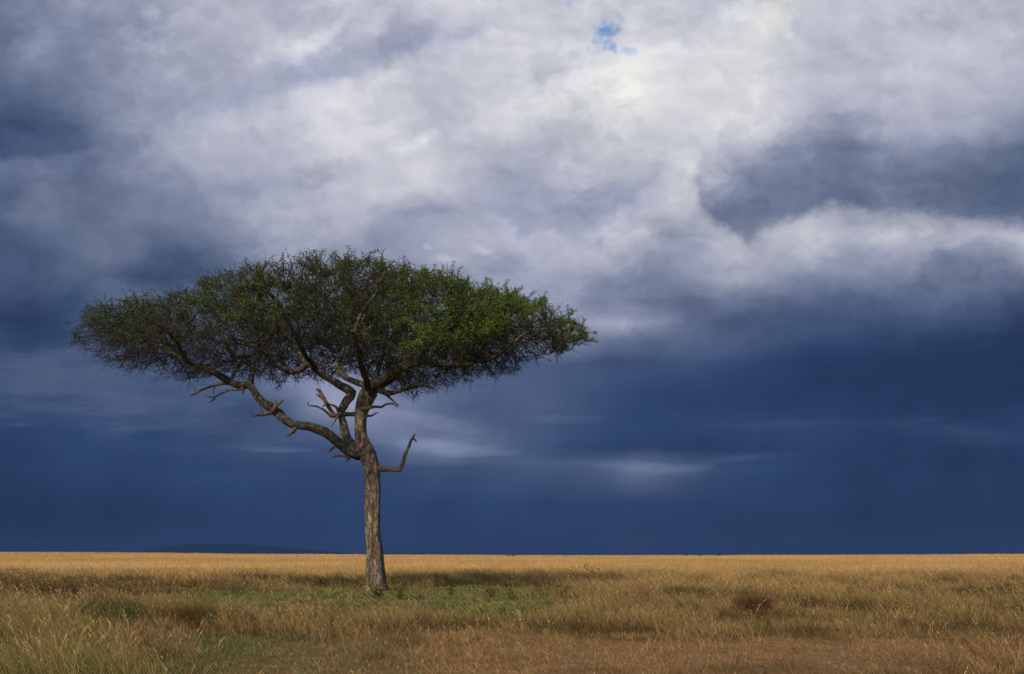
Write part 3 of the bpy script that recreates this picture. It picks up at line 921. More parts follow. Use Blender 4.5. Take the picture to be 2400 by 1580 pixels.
def build_tree():
    bx, by = gpt(884, 1392)
    tree = empty('acacia_tree', (0, 0, 0), 'lone flat topped acacia tree with a wide green crown and leaning left limb', 'tree')
    rnd = np.random.default_rng(11)

    def part(name, mat, rows, sides, step=0.12, rough=0.06, label=None, obj_smooth=True):
        P = spline(trace(rows), step)
        tb = Tubes()
        ph = rnd.random() * 10

        def bump(a, i):
            return 1 + rough * (np.sin(a * 2 + ph + i * 0.13) * 0.6 + np.sin(a * 3 + 2 * ph - i * 0.31) * 0.5 + 1.3 * (vnoise(np.cos(a) * 1.6 + ph, i * step * 2.2 + np.sin(a) * 1.6, 4) - 0.5) * 2)
        n = len(P)
        jit = np.cumsum(rnd.normal(0, 1, (n, 3)), 0)
        jit -= np.linspace(0, 1, n)[:, None] * jit[-1]
        P[:, :3] += jit * np.clip(P[:, 3:4], 0, 0.1) * 0.11
        P[:, 3] *= 1 + 0.30 * (fbm(np.arange(n) * step * 1.7 + ph, np.zeros(n), 12, 3) - 0.5)
        tb.add(P[:, :3], P[:, 3], sides, bump=bump)
        o = tb.build(name, mat, tree, obj_smooth)
        if label: o['label'] = label
        return P

    # ---- trunk: bole with deep flutes, running up into the main stem
    rows = [(887, 1410, 46), (885.5, 1398, 36), (884, 1382, 28.5), (883, 1365, 24.5), (880, 1329, 22.5), (879, 1292, 19.5), (874.5, 1244, 17.2), (874, 1171, 18.6), (873.5, 1120, 17.8), (869, 1090, 18.5), (860, 1062, 20),
            (851, 1040, 16.5), (846, 1020, 14), (845, 997, 13), (846, 970, 14), (851, 950, 16.5), (858, 932, 18.5), (868, 916, 18)]
    P = spline(trace(rows), 0.045)
    tb = Tubes()
    zb = P[0, 2]

    def bump(a, i):
        z = P[i.astype(int), 2] - zb
        lo = 1 - S(0.0, 5.2, z)
        r_ = 1 + (0.05 + 0.09 * lo) * np.cos(2 * a + 0.4 + z * 0.22) + (0.04 + 0.05 * lo) * np.cos(3 * a - 1.1 - z * 0.35) + 0.035 * np.cos(5 * a + z * 0.5)
        # long grooves
        r_ -= 0.30 * lo * np.exp(-(((a - 0.35 - 0.1 * z + 0.5 * np.sin(z * 0.8)) + math.pi) % (2 * math.pi) - math.pi) ** 2 / 0.045)
        r_ -= 0.15 * np.exp(-(((a - 5.6 + 0.12 * z) + math.pi) % (2 * math.pi) - math.pi) ** 2 / 0.02)
        r_ += 0.10 * (fbm(np.cos(a) * 2.2 + 5, z * 1.7 + np.sin(a) * 2.2, 8, 4) - 0.5)
        r_ += 0.12 * (fbm(a * 3.2, z * 0.7, 18, 4) - 0.5)
        return r_
    tb.add(P[:, :3], P[:, 3], 64, bump=bump)
    tb.build('trunk', M_trunk, tree)

    seeds = []      # (pos, radius) of limb nodes the crown may grow from

    def limb(rows, sides=14, seed_from=940, rough=0.14, mat=None):
        P = part('limb', mat or M_limb, rows, sides, rough=rough)
        for p in P[::2]:
            py = HY - (p[2] - EYE) / p[1] * F
            if py < seed_from:
                seeds.append((p[:3], p[3]))
        return P

    # left limb, low and long
    limb([(858, 1066, 15), (836, 1064, 14.5), (813, 1056, 13), (792, 1036, 12, -.2), (771, 1018, 11.3, -.4), (750, 1006, 11, -.6), (728, 998, 10.5, -.7), (706, 995, 10, -.8), (685, 992, 9.6, -.9), (668, 982, 9.2, -.9),
          (651, 968, 9.2, -.9), (634, 955, 9.6, -.9), (617, 945, 8.6, -.9), (605, 932, 8, -.9), (594, 917, 7.8, -.8), (584, 904, 8, -.8), (563, 903, 7.6, -.8), (540, 897, 7.3, -.9), (506, 876, 7.4, -1.1), (472, 861, 7, -1.3),
          (438, 847, 6.4, -1.5), (404, 828, 5.4, -1.6), (371, 814, 4.6, -1.7), (337, 800, 3.8, -1.8), (303, 784, 3, -1.8), (262, 772, 2.2, -1.8)], 18, 905)
    limb([(583, 906, 7, -.8), (588, 890, 6.4, -.7), (592, 868, 5.6, -.4), (594, 848, 5.4, 0), (600, 822, 4.8, .3), (604, 782, 3.8, .5), (590, 740, 2.8, .8), (570, 700, 2, 1)], 10)
    limb([(598, 832, 4.6, .2), (570, 836, 4, .2), (545, 833, 3.8, 0), (528, 800, 3.6, -.3), (510, 772, 3.3, -.4), (482, 748, 3, -.5), (461, 718, 2.5, -.6), (455, 690, 2, -.6), (440, 672, 1.5, -.5)], 8)
    limb([(540, 897, 5, -.9), (556, 868, 4.2, 1.2), (572, 828, 3.4, 3.2), (575, 780, 2.4, 4.6)], 8)
    limb([(438, 847, 4.4, -1.5), (420, 812, 3.4, -3), (395, 780, 2.6, -4.2)], 8)
    limb([(404, 828, 4, -1.6), (372, 790, 3.2, .2), (330, 758, 2.3, 1.6)], 8)
    # middle stem with its knuckle, then the limb going up to the left
    limb([(846, 1062, 11), (832, 1048, 10.5), (820, 1036, 10), (812, 1016, 9.2), (805, 990, 8.2), (801, 968, 8), (803, 952, 8.8), (811, 938, 9.8), (822, 926, 11), (826, 917, 11.4), (818, 908, 10.5), (806, 903, 9.8), (788, 891, 9.4), (763, 876, 9.6),
          (742, 863, 10), (722, 850, 9), (706, 836, 8), (700, 810, 6.5, .3), (712, 780, 5, .6), (720, 745, 3.6, .8), (715, 700, 2.5, 1)], 16, 905)
    limb([(724, 851, 7), (708, 862, 7, -.2), (690, 869, 6.6, -.4), (668, 864, 6, -.6), (641, 850, 5.6, -.8), (620, 826, 4.6, -1), (602, 818, 4, -1.2), (570, 800, 3.4, -1.5), (535, 790, 2.6, -1.8)], 12)
    limb([(742, 863, 6), (716, 826, 5, -1.6), (690, 780, 3.8, -3.2), (664, 735, 2.6, -4.4)], 8)
    limb([(709, 842, 6), (676, 800, 4.8, 2), (652, 752, 3.4, 3.6), (640, 705, 2.4, 4.8)], 8)
    limb([(808, 972, 5.5), (820, 971.5, 4.6), (834, 970, 5.5)], 10)
    # right-hand mass off the main stem
    limb([(856, 940, 15), (866, 920, 16.5), (880, 906, 15), (897, 894, 13.5), (920, 879, 12, -.2), (944, 862, 10.5, -.4), (975, 849, 9.5, -.6), (1000, 847, 8.6, -.8), (1022, 849, 8, -1), (1056, 853, 7.4, -1.2), (1090, 848, 6.8, -1.4),
          (1130, 839, 5.8, -1.6), (1160, 834, 4.8, -1.8), (1191, 812, 4.2, -1.9), (1224, 784, 3.2, -2), (1256, 773, 2.4, -2), (1300, 770, 1.7, -2)], 16, 930)
    limb([(880, 912, 9), (907, 922, 7, -.4), (930, 918, 6, -.7), (948, 911, 5.2, -.9), (981, 902, 4.2, -1.2), (1000, 904, 3.2, -1.4), (1016, 910, 2, -1.5)], 10, 915)
    limb([(872, 906, 8), (852, 902, 7.5, .3), (832, 894, 7, .6), (812, 884, 7, .9), (797, 868, 7.4, 1.1), (792, 846, 6.5, 1.3), (806, 820, 5, 1.6), (802, 780, 3.8, 2), (780, 735, 2.6, 2.4)], 10, 900)
    limb([(806, 852, 5, 1.2), (829, 846, 4, 1.4), (850, 838, 3.4, 1.6), (862, 810, 2.8, 2)], 8)
    limb([(882, 893, 5), (874, 883, 4.5), (863, 877, 4), (860, 866, 3.6), (868, 850, 3), (880, 830, 2.4)], 8)
    limb([(862, 915, 8), (852, 880, 7, -1.6), (842, 830, 5.4, -3.4), (826, 775, 3.6, -4.9)], 10, 890)
    limb([(872, 910, 8), (886, 862, 6.5, 2), (902, 806, 4.8, 4), (908, 752, 3, 5.6)], 10, 890)
    limb([(920, 879, 7, -.2), (905, 836, 6, 0), (916, 790, 4.6, .3), (932, 735, 3.2, .5), (940, 690, 2, .6)], 10)
    limb([(975, 849, 6, -.6), (1012, 806, 5, -2.2), (1062, 764, 3.6, -3.6), (1100, 730, 2.4, -4.6)], 10)
    limb([(1000, 847, 5.5, -.8), (1030, 812, 4.6, .8), (1062, 770, 3.4, 2), (1080, 722, 2.3, 2.8)], 8)
    limb([(1056, 853, 5, -1.2), (1104, 816, 4.2, 1), (1158, 780, 3.2, 2.8), (1200, 752, 2.2, 3.8)], 8)
    limb([(1090, 848, 4.4, -1.4), (1130, 812, 3.6, -2.6), (1166, 778, 2.6, -3.4), (1195, 742, 1.8, -3.8)], 8)
    limb([(1160, 834, 3.6, -1.8), (1210, 808, 3, -.6), (1262, 792, 2.2, .4), (1322, 784, 1.5, .8)], 8)
    limb([(830, 780, 4, -4.6), (850, 730, 3, -4.8), (880, 690, 2.2, -4.6)], 6)

    # ---- dead stubs and snags
    dead = [
        ([(884, 1101, 8), (896, 1101, 5.6), (912, 1100.5, 5), (930, 1101, 4.6), (937, 1097, 4.5), (942, 1086, 4.4), (948, 1070, 4), (952, 1058, 3.7), (957, 1048, 3.4), (963, 1033, 3.1), (968, 1024, 2.7), (973, 1017.5, 1.7)], 'tall bent dead stub rising from the right side of the trunk'),
        ([(965, 1029, 2.4), (971, 1030, 1.9), (976, 1036, 1.2)], None),
        ([(640, 963, 6, -1.1), (650, 950, 5, -1.2), (659, 942, 3.2, -1.3), (666, 936, 1, -1.3)], None),
        ([(652, 948, 3, -1.25), (648, 943, 2, -1.3), (646, 938, .9, -1.3)], None),
        ([(642, 962, 4.5, -1), (630, 968, 3.6, -1.2), (617, 972, 3.2, -1.3), (604, 973, 2.3, -1.3), (597, 974.5, 2.2, -1.3), (589, 969.5, 1, -1.3)], None),
        ([(617, 972, 2.6, -1.3), (614, 966, 2.2, -1.3), (612, 960, 1.4, -1.3)], None),
        ([(694, 1001, 5, -.9), (686, 1010, 5.6, -1), (680, 1015, 3.6, -1.05), (672, 1024, 1.8, -1.1)], None),
        ([(664, 986, 2.6, -.95), (657, 988, 1.9, -1), (651, 988.5, 1, -1)], None),
        ([(788, 1044, 2.8, -.3), (780, 1050, 2.2, -.35), (771, 1057, 3, -.4), (768, 1055, 1.4, -.4)], None),
        ([(814, 1070, 5), (805, 1070, 3.2), (793, 1069, 2.4), (777, 1072, 1.5)], None),
        ([(818, 1070, 6), (815, 1078, 3.6), (813, 1082, 1.4)], None),
        ([(800, 972, 5), (786, 975, 5), (778, 966, 4.8), (770, 953, 4.6), (761, 936, 4.4), (753, 922, 4.2), (746, 914, 4), (742, 914.5, 2.4)], 'blunt dead branch standing up left of the middle stem'),
        ([(765, 944, 3, .1), (757, 936, 2.7, .1), (749, 930, 2.5, .1), (741, 924, 1.4, .1)], None),
        ([(786, 976, 4.6), (776, 975, 4), (768, 967, 3.6), (760, 961, 3.5), (750, 956, 2.8), (740, 953, 2.6), (729, 951.5, 2.1), (723, 950, 1.9), (721.5, 943, 1)], None),
        ([(799, 972, 3.6, -.1), (794, 964, 3, -.15), (789, 954, 2.6, -.2), (780, 949, 2.4, -.2), (771, 947.5, 2.2, -.2), (762, 949, 1.6, -.2), (755, 954, .8, -.2)], None),
        ([(800, 969, 4.2, -.2), (792, 976, 3.4, -.25), (784, 987, 2.5, -.3), (777, 1000, 1, -.3)], None),
        ([(810, 1026, 4), (802, 1021, 2.6), (796, 1017, 1.4)], None),
        ([(850, 959, 4.4, -.2), (864, 957, 3.8, -.3), (878, 954, 3.4, -.35), (893, 954.5, 2.8, -.4), (904, 948, 2.3, -.4), (916, 946, 2, -.4), (925, 948.5, 1.8, -.4), (933, 955, 1, -.4)], 'pale crooked dead twig reaching right below the fork of the right limb'),
        ([(855, 977, 4), (864, 975.5, 3.4), (871, 975, 2.6), (879, 970, 2), (887, 966.5, .9)], None),
        ([(905, 926, 3.4, -.4), (918, 938, 2.4, -.4), (935, 951, 1.2, -.4)], None),
        ([(574, 907, 4.5, -.8), (555, 914, 3, -.85), (536, 915, 2.6, -.9), (520, 922, 2.4, -.9), (508, 928, 2.1, -.9), (499, 938, 1.9, -.9), (490, 944, .8, -.9)], None),
        ([(502, 930, 1.8, -.9), (494, 931, 1.4, -.9), (482, 929, .7, -.9)], None),
        ([(535, 899, 4, -.9), (520, 900, 3.2, -.9), (506, 903, 3, -.95), (488, 909, 2.8, -1), (470, 916, 2.6, -1), (455, 924, 2.3, -1), (444, 929, 1, -1)], None),
        ([(462, 919, 2, -1), (455, 910, 1.5, -1), (459, 906, .8, -1)], None),
        ([(571, 908, 5, -.8), (569, 917, 3, -.8), (571, 925, .9, -.8)], None),
        ([(507, 903, 1.9, -1), (500, 914, 1.6, -1), (501, 926, .9, -1)], None),
    ]
    for rows, lab in dead:
        pr = part('dead_branch', M_dead, rows, 8, step=0.06, rough=0.14, label=lab)

    # ---- crown volume: flat-topped lens behind the photographed outline
    tx = np.array([t[0] for t in TOP], float); ty = np.array([t[1] for t in TOP], float)
    ty = ty + np.interp(tx, [168, 260, 340, 520, 640, 1100, 1250, 1390], [-10, 0, 24, 24, 13, 14, 10, 2])
    bx_ = np.array([t[0] for t in BOT], float); by_ = np.array([t[1] for t in BOT], float)
    by_ = by_ + np.interp(bx_, [168, 300, 400, 1180, 1290, 1390], [14, 12, 0, 0, 6, 6])
    fx_ = np.arange(160, 1400, 6.0)
    t0 = np.interp(fx_, tx, ty); b0 = np.interp(fx_, bx_, by_)
    mid_ = np.clip((b0 - t0) / 120, 0, 1)
    t0 = t0 + mid_ * (34 * (fbm(fx_ / 70, fx_ * 0, 3, 2) - 0.55) + 30 * (vnoise(fx_ / 18, fx_ * 0, 6) - 0.6))
    b0 = b0 + mid_ * (40 * (fbm(fx_ / 60, fx_ * 0, 8, 2) - 0.5) + 16 * (vnoise(fx_ / 15, fx_ * 0, 9) - 0.5))
    tx, ty, bx_, by_ = fx_, t0, fx_, b0
    XC, HX, HYD = 778.0, 612.0, 6.4

    def outline_ok(p, slack=0.0):
        px = 1200 + F * p[:, 0] / p[:, 1]
        py = HY - (p[:, 2] - EYE) / p[:, 1] * F
        return (py > np.interp(px, tx, ty) - slack) & (py < np.interp(px, bx_, by_) + slack) & (px > 166 - slack) & (px < 1390 + slack)

    na = 60000
    # umbrella: a level, thin-rimmed disc with a domed top; its shaded underside is seen from below
    def zlow(X_):
        p_ = 1200 + X_ / PS
        return EYE + (HY - np.interp(p_, bx_, by_)) * PS + np.interp(p_, [170, 380, 1180, 1390], [0.08, 0.35, 0.35, 0.08])

    def zhigh(X_, Y_):
        p_ = 1200 + X_ / PS
        e_ = np.sqrt(np.clip(1 - ((p_ - XC) / HX) ** 2, 0.0, 1)) * 0.94 + 0.06
        q_ = np.clip(np.abs(Y_ - TD) / (HYD * e_), 0, 1)
        zl_ = zlow(X_)
        zt_ = EYE + (HY - np.interp(p_, tx, ty)) * PS
        return zl_ + np.maximum((zt_ - zl_) * (0.36 + 0.64 * np.sqrt(1 - q_ ** 2)), 0.25)

    px = 168 + rnd.random(na) * 1222
    e = np.sqrt(np.clip(1 - ((px - XC) / HX) ** 2, 0.0, 1)) * 0.94 + 0.06
    q = (rnd.random(na) * 2 - 1)
    dy = q * HYD * e
    X_ = (px - 1200) * PS
    zl, zt = zlow(X_), zhigh(X_, TD + dy)
    z = zl + (zt - zl) * rnd.random(na) ** 0.75
    A = np.stack([X_, TD + dy, z], 1)
    # broken into pads: sparser between clumps of foliage
    cl = fbm(A[:, 0] * 0.42 + 3, A[:, 1] * 0.42, 71, 3)
    airy = np.interp(px, [168, 300, 345, 470, 560, 700, 900, 1390], [0.85, 0.75, 0.24, 0.3, 0.75, 0.9, 1, 1])
    airy = np.where(A[:, 2] < zl + 0.55 * (zt - zl), np.maximum(airy, 0.8), airy)
    A = A[outline_ok(A) & (rnd.random(na) < (0.08 + 1.5 * S(0.38, 0.62, cl)) * airy)]
    A = A[rnd.permutation(len(A))[:13500]]
    print('attractors', len(A))

    def level(p):
        a_, b_ = zhigh(p[:, 0], p[:, 1]), zlow(p[:, 0])
        return (p[:, 2] - b_) / np.maximum(a_ - b_, 0.15)

    # ---- space colonisation from the limbs
    pos = [np.array(s[0]) for s in seeds]
    fixr = [s[1] for s in seeds]
    par = [-1] * len(pos)
    nseed = len(pos)
    STEP, KILL, REACH = 0.22, 0.32, 2.6
    alive = np.ones(len(A), bool)
    for it in range(75):
        kd = kdtree.KDTree(len(pos))
        for i, p in enumerate(pos):
            kd.insert(p, i)
        kd.balance()
        pull = {}
        for ai in np.nonzero(alive)[0]:
            a = A[ai]
            co, idx, dist = kd.find(a)
            if dist < KILL:
                alive[ai] = False
                continue
            if dist < REACH:
                d = (a - np.array(co)) / dist
                if idx in pull: pull[idx] += d
                else: pull[idx] = d.copy()
        if not pull:
            break
        for idx, d in pull.items():
            ln = np.linalg.norm(d)
            if ln < 0.15:
                continue
            d = d / ln + rnd.normal(0, 0.22, 3)
            if par[idx] >= 0:
                pd = pos[idx] - pos[par[idx]]
                d = d + 0.45 * pd / (np.linalg.norm(pd) + 1e-6)
            d[2] *= 0.8
            d /= np.linalg.norm(d)
            pos.append(pos[idx] + d * STEP)
            par.append(idx); fixr.append(0.0)
    pos = np.array(pos); n = len(pos)
    kids = [[] for _ in range(n)]
    for i in range(nseed, n):
        kids[par[i]].append(i)
    rad = np.zeros(n)
    for i in range(n - 1, nseed - 1, -1):
        if not kids[i]:
            rad[i] = 0.0075
        else:
            rad[i] = sum(rad[k] ** 2.3 for k in kids[i]) ** (1 / 2.3)
    rad = np.minimum(rad, 0.075)
    print('crown nodes', n, 'seeds', nseed)
    tb = Tubes()
    stack = []
    for i in range(nseed):
        for k in kids[i]:
            stack.append((i, k))
    while stack:
        p0, k = stack.pop()
        ch = [p0, k]
        while kids[k]:
            ks = sorted(kids[k], key=lambda j: -rad[j])
            for j in ks[1:]:
                stack.append((k, j))
            k = ks[0]
            ch.append(k)
        pts = pos[ch].copy()
        rr = rad[ch].copy(); rr[0] = rr[1]
        if p0 >= nseed: rr[0] = min(rr[1] * 1.1, rad[p0])
        s = 6 if rr.max() > 0.035 else (4 if rr.max() > 0.016 else 3)
        tb.add(pts, rr, s, cap=False, phase=rnd.random() * 6)
    tips = [i for i in range(nseed, n) if not kids[i]]
    thin = [i for i in range(nseed, n) if kids[i] and rad[i] < 0.022]
    print('tips', len(tips), 'thin', len(thin))

    # ---- twigs and leaves
    tw = np.array(tips + [thin[k] for k in rnd.permutation(len(thin))[:int(len(thin) * 0.75)]])
    pd = np.array([pos[i] - pos[par[i]] for i in tw])
    pd /= np.linalg.norm(pd, axis=1)[:, None]
    root = pos[tw]
    lv0 = level(root)
    px0 = 1200 + F * root[:, 0] / root[:, 1]
    rep = np.where((lv0 < 0.5) & (px0 > 600) & (px0 < 1280), 5, np.where(lv0 < 0.4, 4, 3))
    root = np.repeat(root, rep, 0); pd = np.repeat(pd, rep, 0)
    m_ = len(root)
    lev = level(root)
    d = pd * 0.6 + rnd.normal(0, 0.62, (m_, 3))
    d[:, 2] += np.where(lev > 0.5, 0.45, np.where(lev < 0.25, -0.5, 0.0))
    cen = upx(XC, 760)
    outw = root - cen; outw[:, 2] = 0
    outw /= np.linalg.norm(outw, axis=1)[:, None] + 1e-6
    d += 0.25 * outw
    d /= np.linalg.norm(d, axis=1)[:, None]
    nseg = 4
    seg = (0.08 + 0.08 * rnd.random(m_)) * (0.6 + 0.9 * rnd.random(m_))
    # a share of long, fairly straight sprays: outward and up above, drooping below
    lng = rnd.random(m_) < np.interp(1200 + F * root[:, 0] / root[:, 1], [170, 330, 600, 900, 1390], [0.34, 0.4, 0.26, 0.16, 0.2])
    seg = np.where(lng, seg * (1.7 + 0.9 * rnd.random(m_)), seg)
    d2 = pd * 0.5 + outw * 0.7 + rnd.normal(0, 0.35, (m_, 3))
    d2[:, 2] += np.where(lev > 0.35, 0.75, -0.35)
    d2 /= np.linalg.norm(d2, axis=1)[:, None]
    d = np.where(lng[:, None], d2, d)
    pts = [root]
    cur = root.copy()
    dirs = []
    for s in range(nseg):
        d = d + rnd.normal(0, 1, (m_, 3)) * np.where(lng, 0.2, 0.32)[:, None]
        d[:, 2] += np.where(lev > 0.55, 0.06, -0.05)
        d /= np.linalg.norm(d, axis=1)[:, None]
        cur = cur + d * seg[:, None]
        pts.append(cur.copy()); dirs.append(d.copy())
    PT = np.stack(pts, 1)                      # (m, 5, 3)
    okk = outline_ok(PT[:, -1], 4.0) | (outline_ok(PT[:, -1], 24.0) & (rnd.random(m_) < 0.26))
    PT = PT[okk]; lev = lev[okk]
    m_ = len(PT)
    # twig mesh (three-sided)
    rw = np.array([0.009, 0.008, 0.007, 0.0055, 0.004])
    ang = np.arange(3) / 3 * 2 * math.pi
    T = PT[:, -1] - PT[:, 0]
    T /= np.linalg.norm(T, axis=1)[:, None] + 1e-9
    U = np.cross(T, np.array((0.3, 0.5, 0.81))); U /= np.linalg.norm(U, axis=1)[:, None] + 1e-9
    W = np.cross(T, U)
    ring = np.cos(ang)[None, None, :, None] * U[:, None, None, :] + np.sin(ang)[None, None, :, None] * W[:, None, None, :]
    V = PT[:, :, None, :] + ring * rw[None, :, None, None]
    base = tb.n + np.arange(m_)[:, None, None] * 15
    k = np.arange(4)[None, :, None]; s = np.arange(3)[None, None, :]
    fq = np.stack([base + k * 3 + s, base + k * 3 + (s + 1) % 3, base + (k + 1) * 3 + (s + 1) % 3, base + (k + 1) * 3 + s], -1).reshape(-1, 4)
    tb.v.append(V.reshape(-1, 3)); tb.f.append(fq); tb.n += m_ * 15
    o = tb.build('twigs', M_twig, tree, True)
    o['kind'] = 'stuff'

    # ---- foliage: sprays of small leaflets along the twigs
    LV = PT[:, 1:].reshape(-1, 3)
    LV = np.concatenate([LV, (PT[:, 1:] * 0.5 + PT[:, :-1] * 0.5).reshape(-1, 3)])
    lv = level(LV)
    ppx = 1200 + F * LV[:, 0] / LV[:, 1]
    clump = fbm(LV[:, 0] * 0.55 + LV[:, 1] * 0.31, LV[:, 2] * 0.9 + LV[:, 1] * 0.4, 13, 3)
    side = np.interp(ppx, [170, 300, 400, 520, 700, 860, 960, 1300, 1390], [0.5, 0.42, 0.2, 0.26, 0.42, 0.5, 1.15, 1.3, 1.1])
    edge = np.interp(ppx, [170, 290, 400, 1180, 1290, 1390], [-0.3, -0.2, 0, 0, -0.12, -0.45])
    front = S(TD - 2.0, TD - 5.0, LV[:, 1])
    dens = S(0.44 + edge - 0.40 * front, 0.86 + edge * 0.6 - 0.40 * front, lv + 0.6 * (clump - 0.5)) * side * (0.10 + 1.75 * S(0.38, 0.60, clump)) * (0.35 + 1.1 * S(0.36, 0.58, fbm(LV[:, 0] * 1.3 + LV[:, 2] * 0.6, LV[:, 1] * 1.3 + LV[:, 2] * 0.8, 23, 3)))
    dens = dens + 0.035
    cnt = rnd.poisson(np.clip(dens, 0, 2) * LEAF_K)
    li = np.repeat(np.arange(len(LV)), cnt)
    nl = len(li)
    print('twigs', m_, 'leaves', nl)
    P0 = LV[li] + rnd.normal(0, 0.035, (nl, 3))
    ok2 = np.ones(nl, bool)
    for (nx, ny, nr, ndy) in NESTS_CLEAR:
        ppx_ = 1200 + F * P0[:, 0] / P0[:, 1]; ppy_ = HY - (P0[:, 2] - EYE) / P0[:, 1] * F
        ok2 &= ~(((ppx_ - nx) ** 2 + (ppy_ - ny) ** 2 < (nr * 0.7) ** 2) & (P0[:, 1] < TD + ndy))
    P0 = P0[ok2]; li = li[ok2]; nl = len(li)
    nrm = rnd.normal(0, 1, (nl, 3)); nrm[:, 2] += 0.7
    nrm /= np.linalg.norm(nrm, axis=1)[:, None]
    a1 = np.cross(nrm, rnd.normal(0, 1, (nl, 3))); a1 /= np.linalg.norm(a1, axis=1)[:, None] + 1e-9
    a2 = np.cross(nrm, a1)
    ls = (0.015 + 0.024 * rnd.random(nl) ** 1.6)[:, None]
    V = np.stack([P0 - a1 * ls, P0 + a2 * ls * 0.5, P0 + a1 * ls * 1.05, P0 - a2 * ls * 0.5], 1).reshape(-1, 3)
    i = np.arange(nl)[:, None] * 4
    g = rnd.random(nl)
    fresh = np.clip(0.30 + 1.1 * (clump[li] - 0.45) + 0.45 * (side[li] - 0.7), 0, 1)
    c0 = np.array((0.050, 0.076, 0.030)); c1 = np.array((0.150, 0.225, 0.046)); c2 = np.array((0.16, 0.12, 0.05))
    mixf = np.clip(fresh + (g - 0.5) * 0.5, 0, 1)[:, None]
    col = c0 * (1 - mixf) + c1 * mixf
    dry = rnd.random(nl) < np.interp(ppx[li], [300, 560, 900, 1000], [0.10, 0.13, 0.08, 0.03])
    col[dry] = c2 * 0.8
    col *= (0.75 + 0.5 * rnd.random(nl))[:, None]
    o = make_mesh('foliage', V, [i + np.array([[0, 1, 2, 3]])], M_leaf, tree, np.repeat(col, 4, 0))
    o['kind'] = 'stuff'


LEAF_K = 7.4
# weaver nests: (px, py, radius px, depth offset, colour, label)
NESTS = [
    (763, 638, 12, -4.3, (0.16, 0.055, 0.035), 'dark reddish brown bird nest high under the crown top above the trunk'),
    (628, 661, 14, -4.2, (0.42, 0.27, 0.13), 'large pale straw nest at the top of the left hand nest cluster'),
    (560, 680, 13, -3.9, (0.28, 0.17, 0.085), 'round brown nest at the left end of the nest cluster'),
    (591, 676, 12, -4.3, (0.22, 0.13, 0.065), 'dark brown nest squeezed between two paler nests in the cluster'),
    (673, 668, 11, -4.4, (0.40, 0.25, 0.12), 'small straw coloured nest at the right end of the cluster'),
    (727, 676, 15, -4.5, (0.17, 0.1, 0.055), 'big dark shaggy nest just below and left of the reddish nest'),
    (832, 712, 11, -4.8, (0.33, 0.14, 0.07), 'rusty hanging nest in the middle of the crown above the main stem'),
    (890, 660, 9, -4.6, (0.3, 0.2, 0.1), 'small tan nest near the crown top right of the middle'),
    (377, 770, 14, -3.2, (0.2, 0.085, 0.045), 'reddish matted nest in the far left arm of the crown'),
    (1074, 696, 7, -4.2, (0.45, 0.32, 0.18), 'tiny pale nest alone in the bright green right side of the crown'),
    (424, 742, 12, -3.2, (0.2, 0.14, 0.06), 'olive brown nest in the left arm above the reddish matted nest'),
]
NESTS_CLEAR = [(q[0], q[1], q[2], q[3]) for q in NESTS]


def build_nests():
    rnd = np.random.default_rng(5)
    for (px, py, rp, dy, colr, lab) in NESTS:
        c = upx(px, py, dy)
        r = rp * (TD + dy) / F
        # shaggy ball of straw: a lumpy core and stalks lying round it
        nu, nv = 18, 12
        th = np.linspace(0, math.pi, nv)
        ph = np.arange(nu) / nu * 2 * math.pi
        TH, PH = np.meshgrid(th, ph, indexing='ij')
        rr = r * 0.72 * (0.55 + 0.9 * fbm(np.cos(PH) * 1.4 + px, TH * 1.6 + np.sin(PH) * 1.4, 3, 3))
        V = np.stack([rr * np.sin(TH) * np.cos(PH) * 1.1, rr * np.sin(TH) * np.sin(PH), rr * np.cos(TH) * 0.95], -1).reshape(-1, 3)
        i = np.arange((nv - 1) * nu)
        a, b = i // nu, i % nu
        fq = np.stack([a * nu + b, a * nu + (b + 1) % nu, (a + 1) * nu + (b + 1) % nu, (a + 1) * nu + b], 1)
        ns = 420
        dv = rnd.normal(0, 1, (ns, 3)); dv /= np.linalg.norm(dv, axis=1)[:, None]
        p = dv * r * (0.5 + 0.45 * rnd.random((ns, 1))) * np.array((1.15, 1, .85))
        t = np.cross(dv, rnd.normal(0, 1, (ns, 3))); t /= np.linalg.norm(t, axis=1)[:, None]
        t[:, 2] -= 0.35
        L_ = r * (0.35 + 0.6 * rnd.random((ns, 1)))
        w = np.cross(t, dv) * 0.011
        SV = np.stack([p - t * L_ * .5 - w, p - t * L_ * .5 + w, p + t * L_ * .6 + dv * r * 0.25], 1).reshape(-1, 3)
        ft = len(V) + np.arange(ns)[:, None] * 3 + np.array([[0, 1, 2]])
        cb = (np.array(colr) * 0.4 + np.array((0.15, 0.12, 0.08)) * 0.6) * np.array((0.46, 0.52, 0.52))
        col = np.concatenate([np.tile(cb * 0.7, (len(V), 1)), np.repeat(cb * (0.6 + 0.9 * rnd.random((ns, 1))), 3, 0)])
        o = make_mesh('bird_nest', np.concatenate([V, SV]), [fq, ft], M_straw, None, col, False)
        o.location = c
        tag(o, lab, 'bird nest', 'weaver nests in the acacia crown')


if DO_TREE:
    build_tree()
    build_nests()


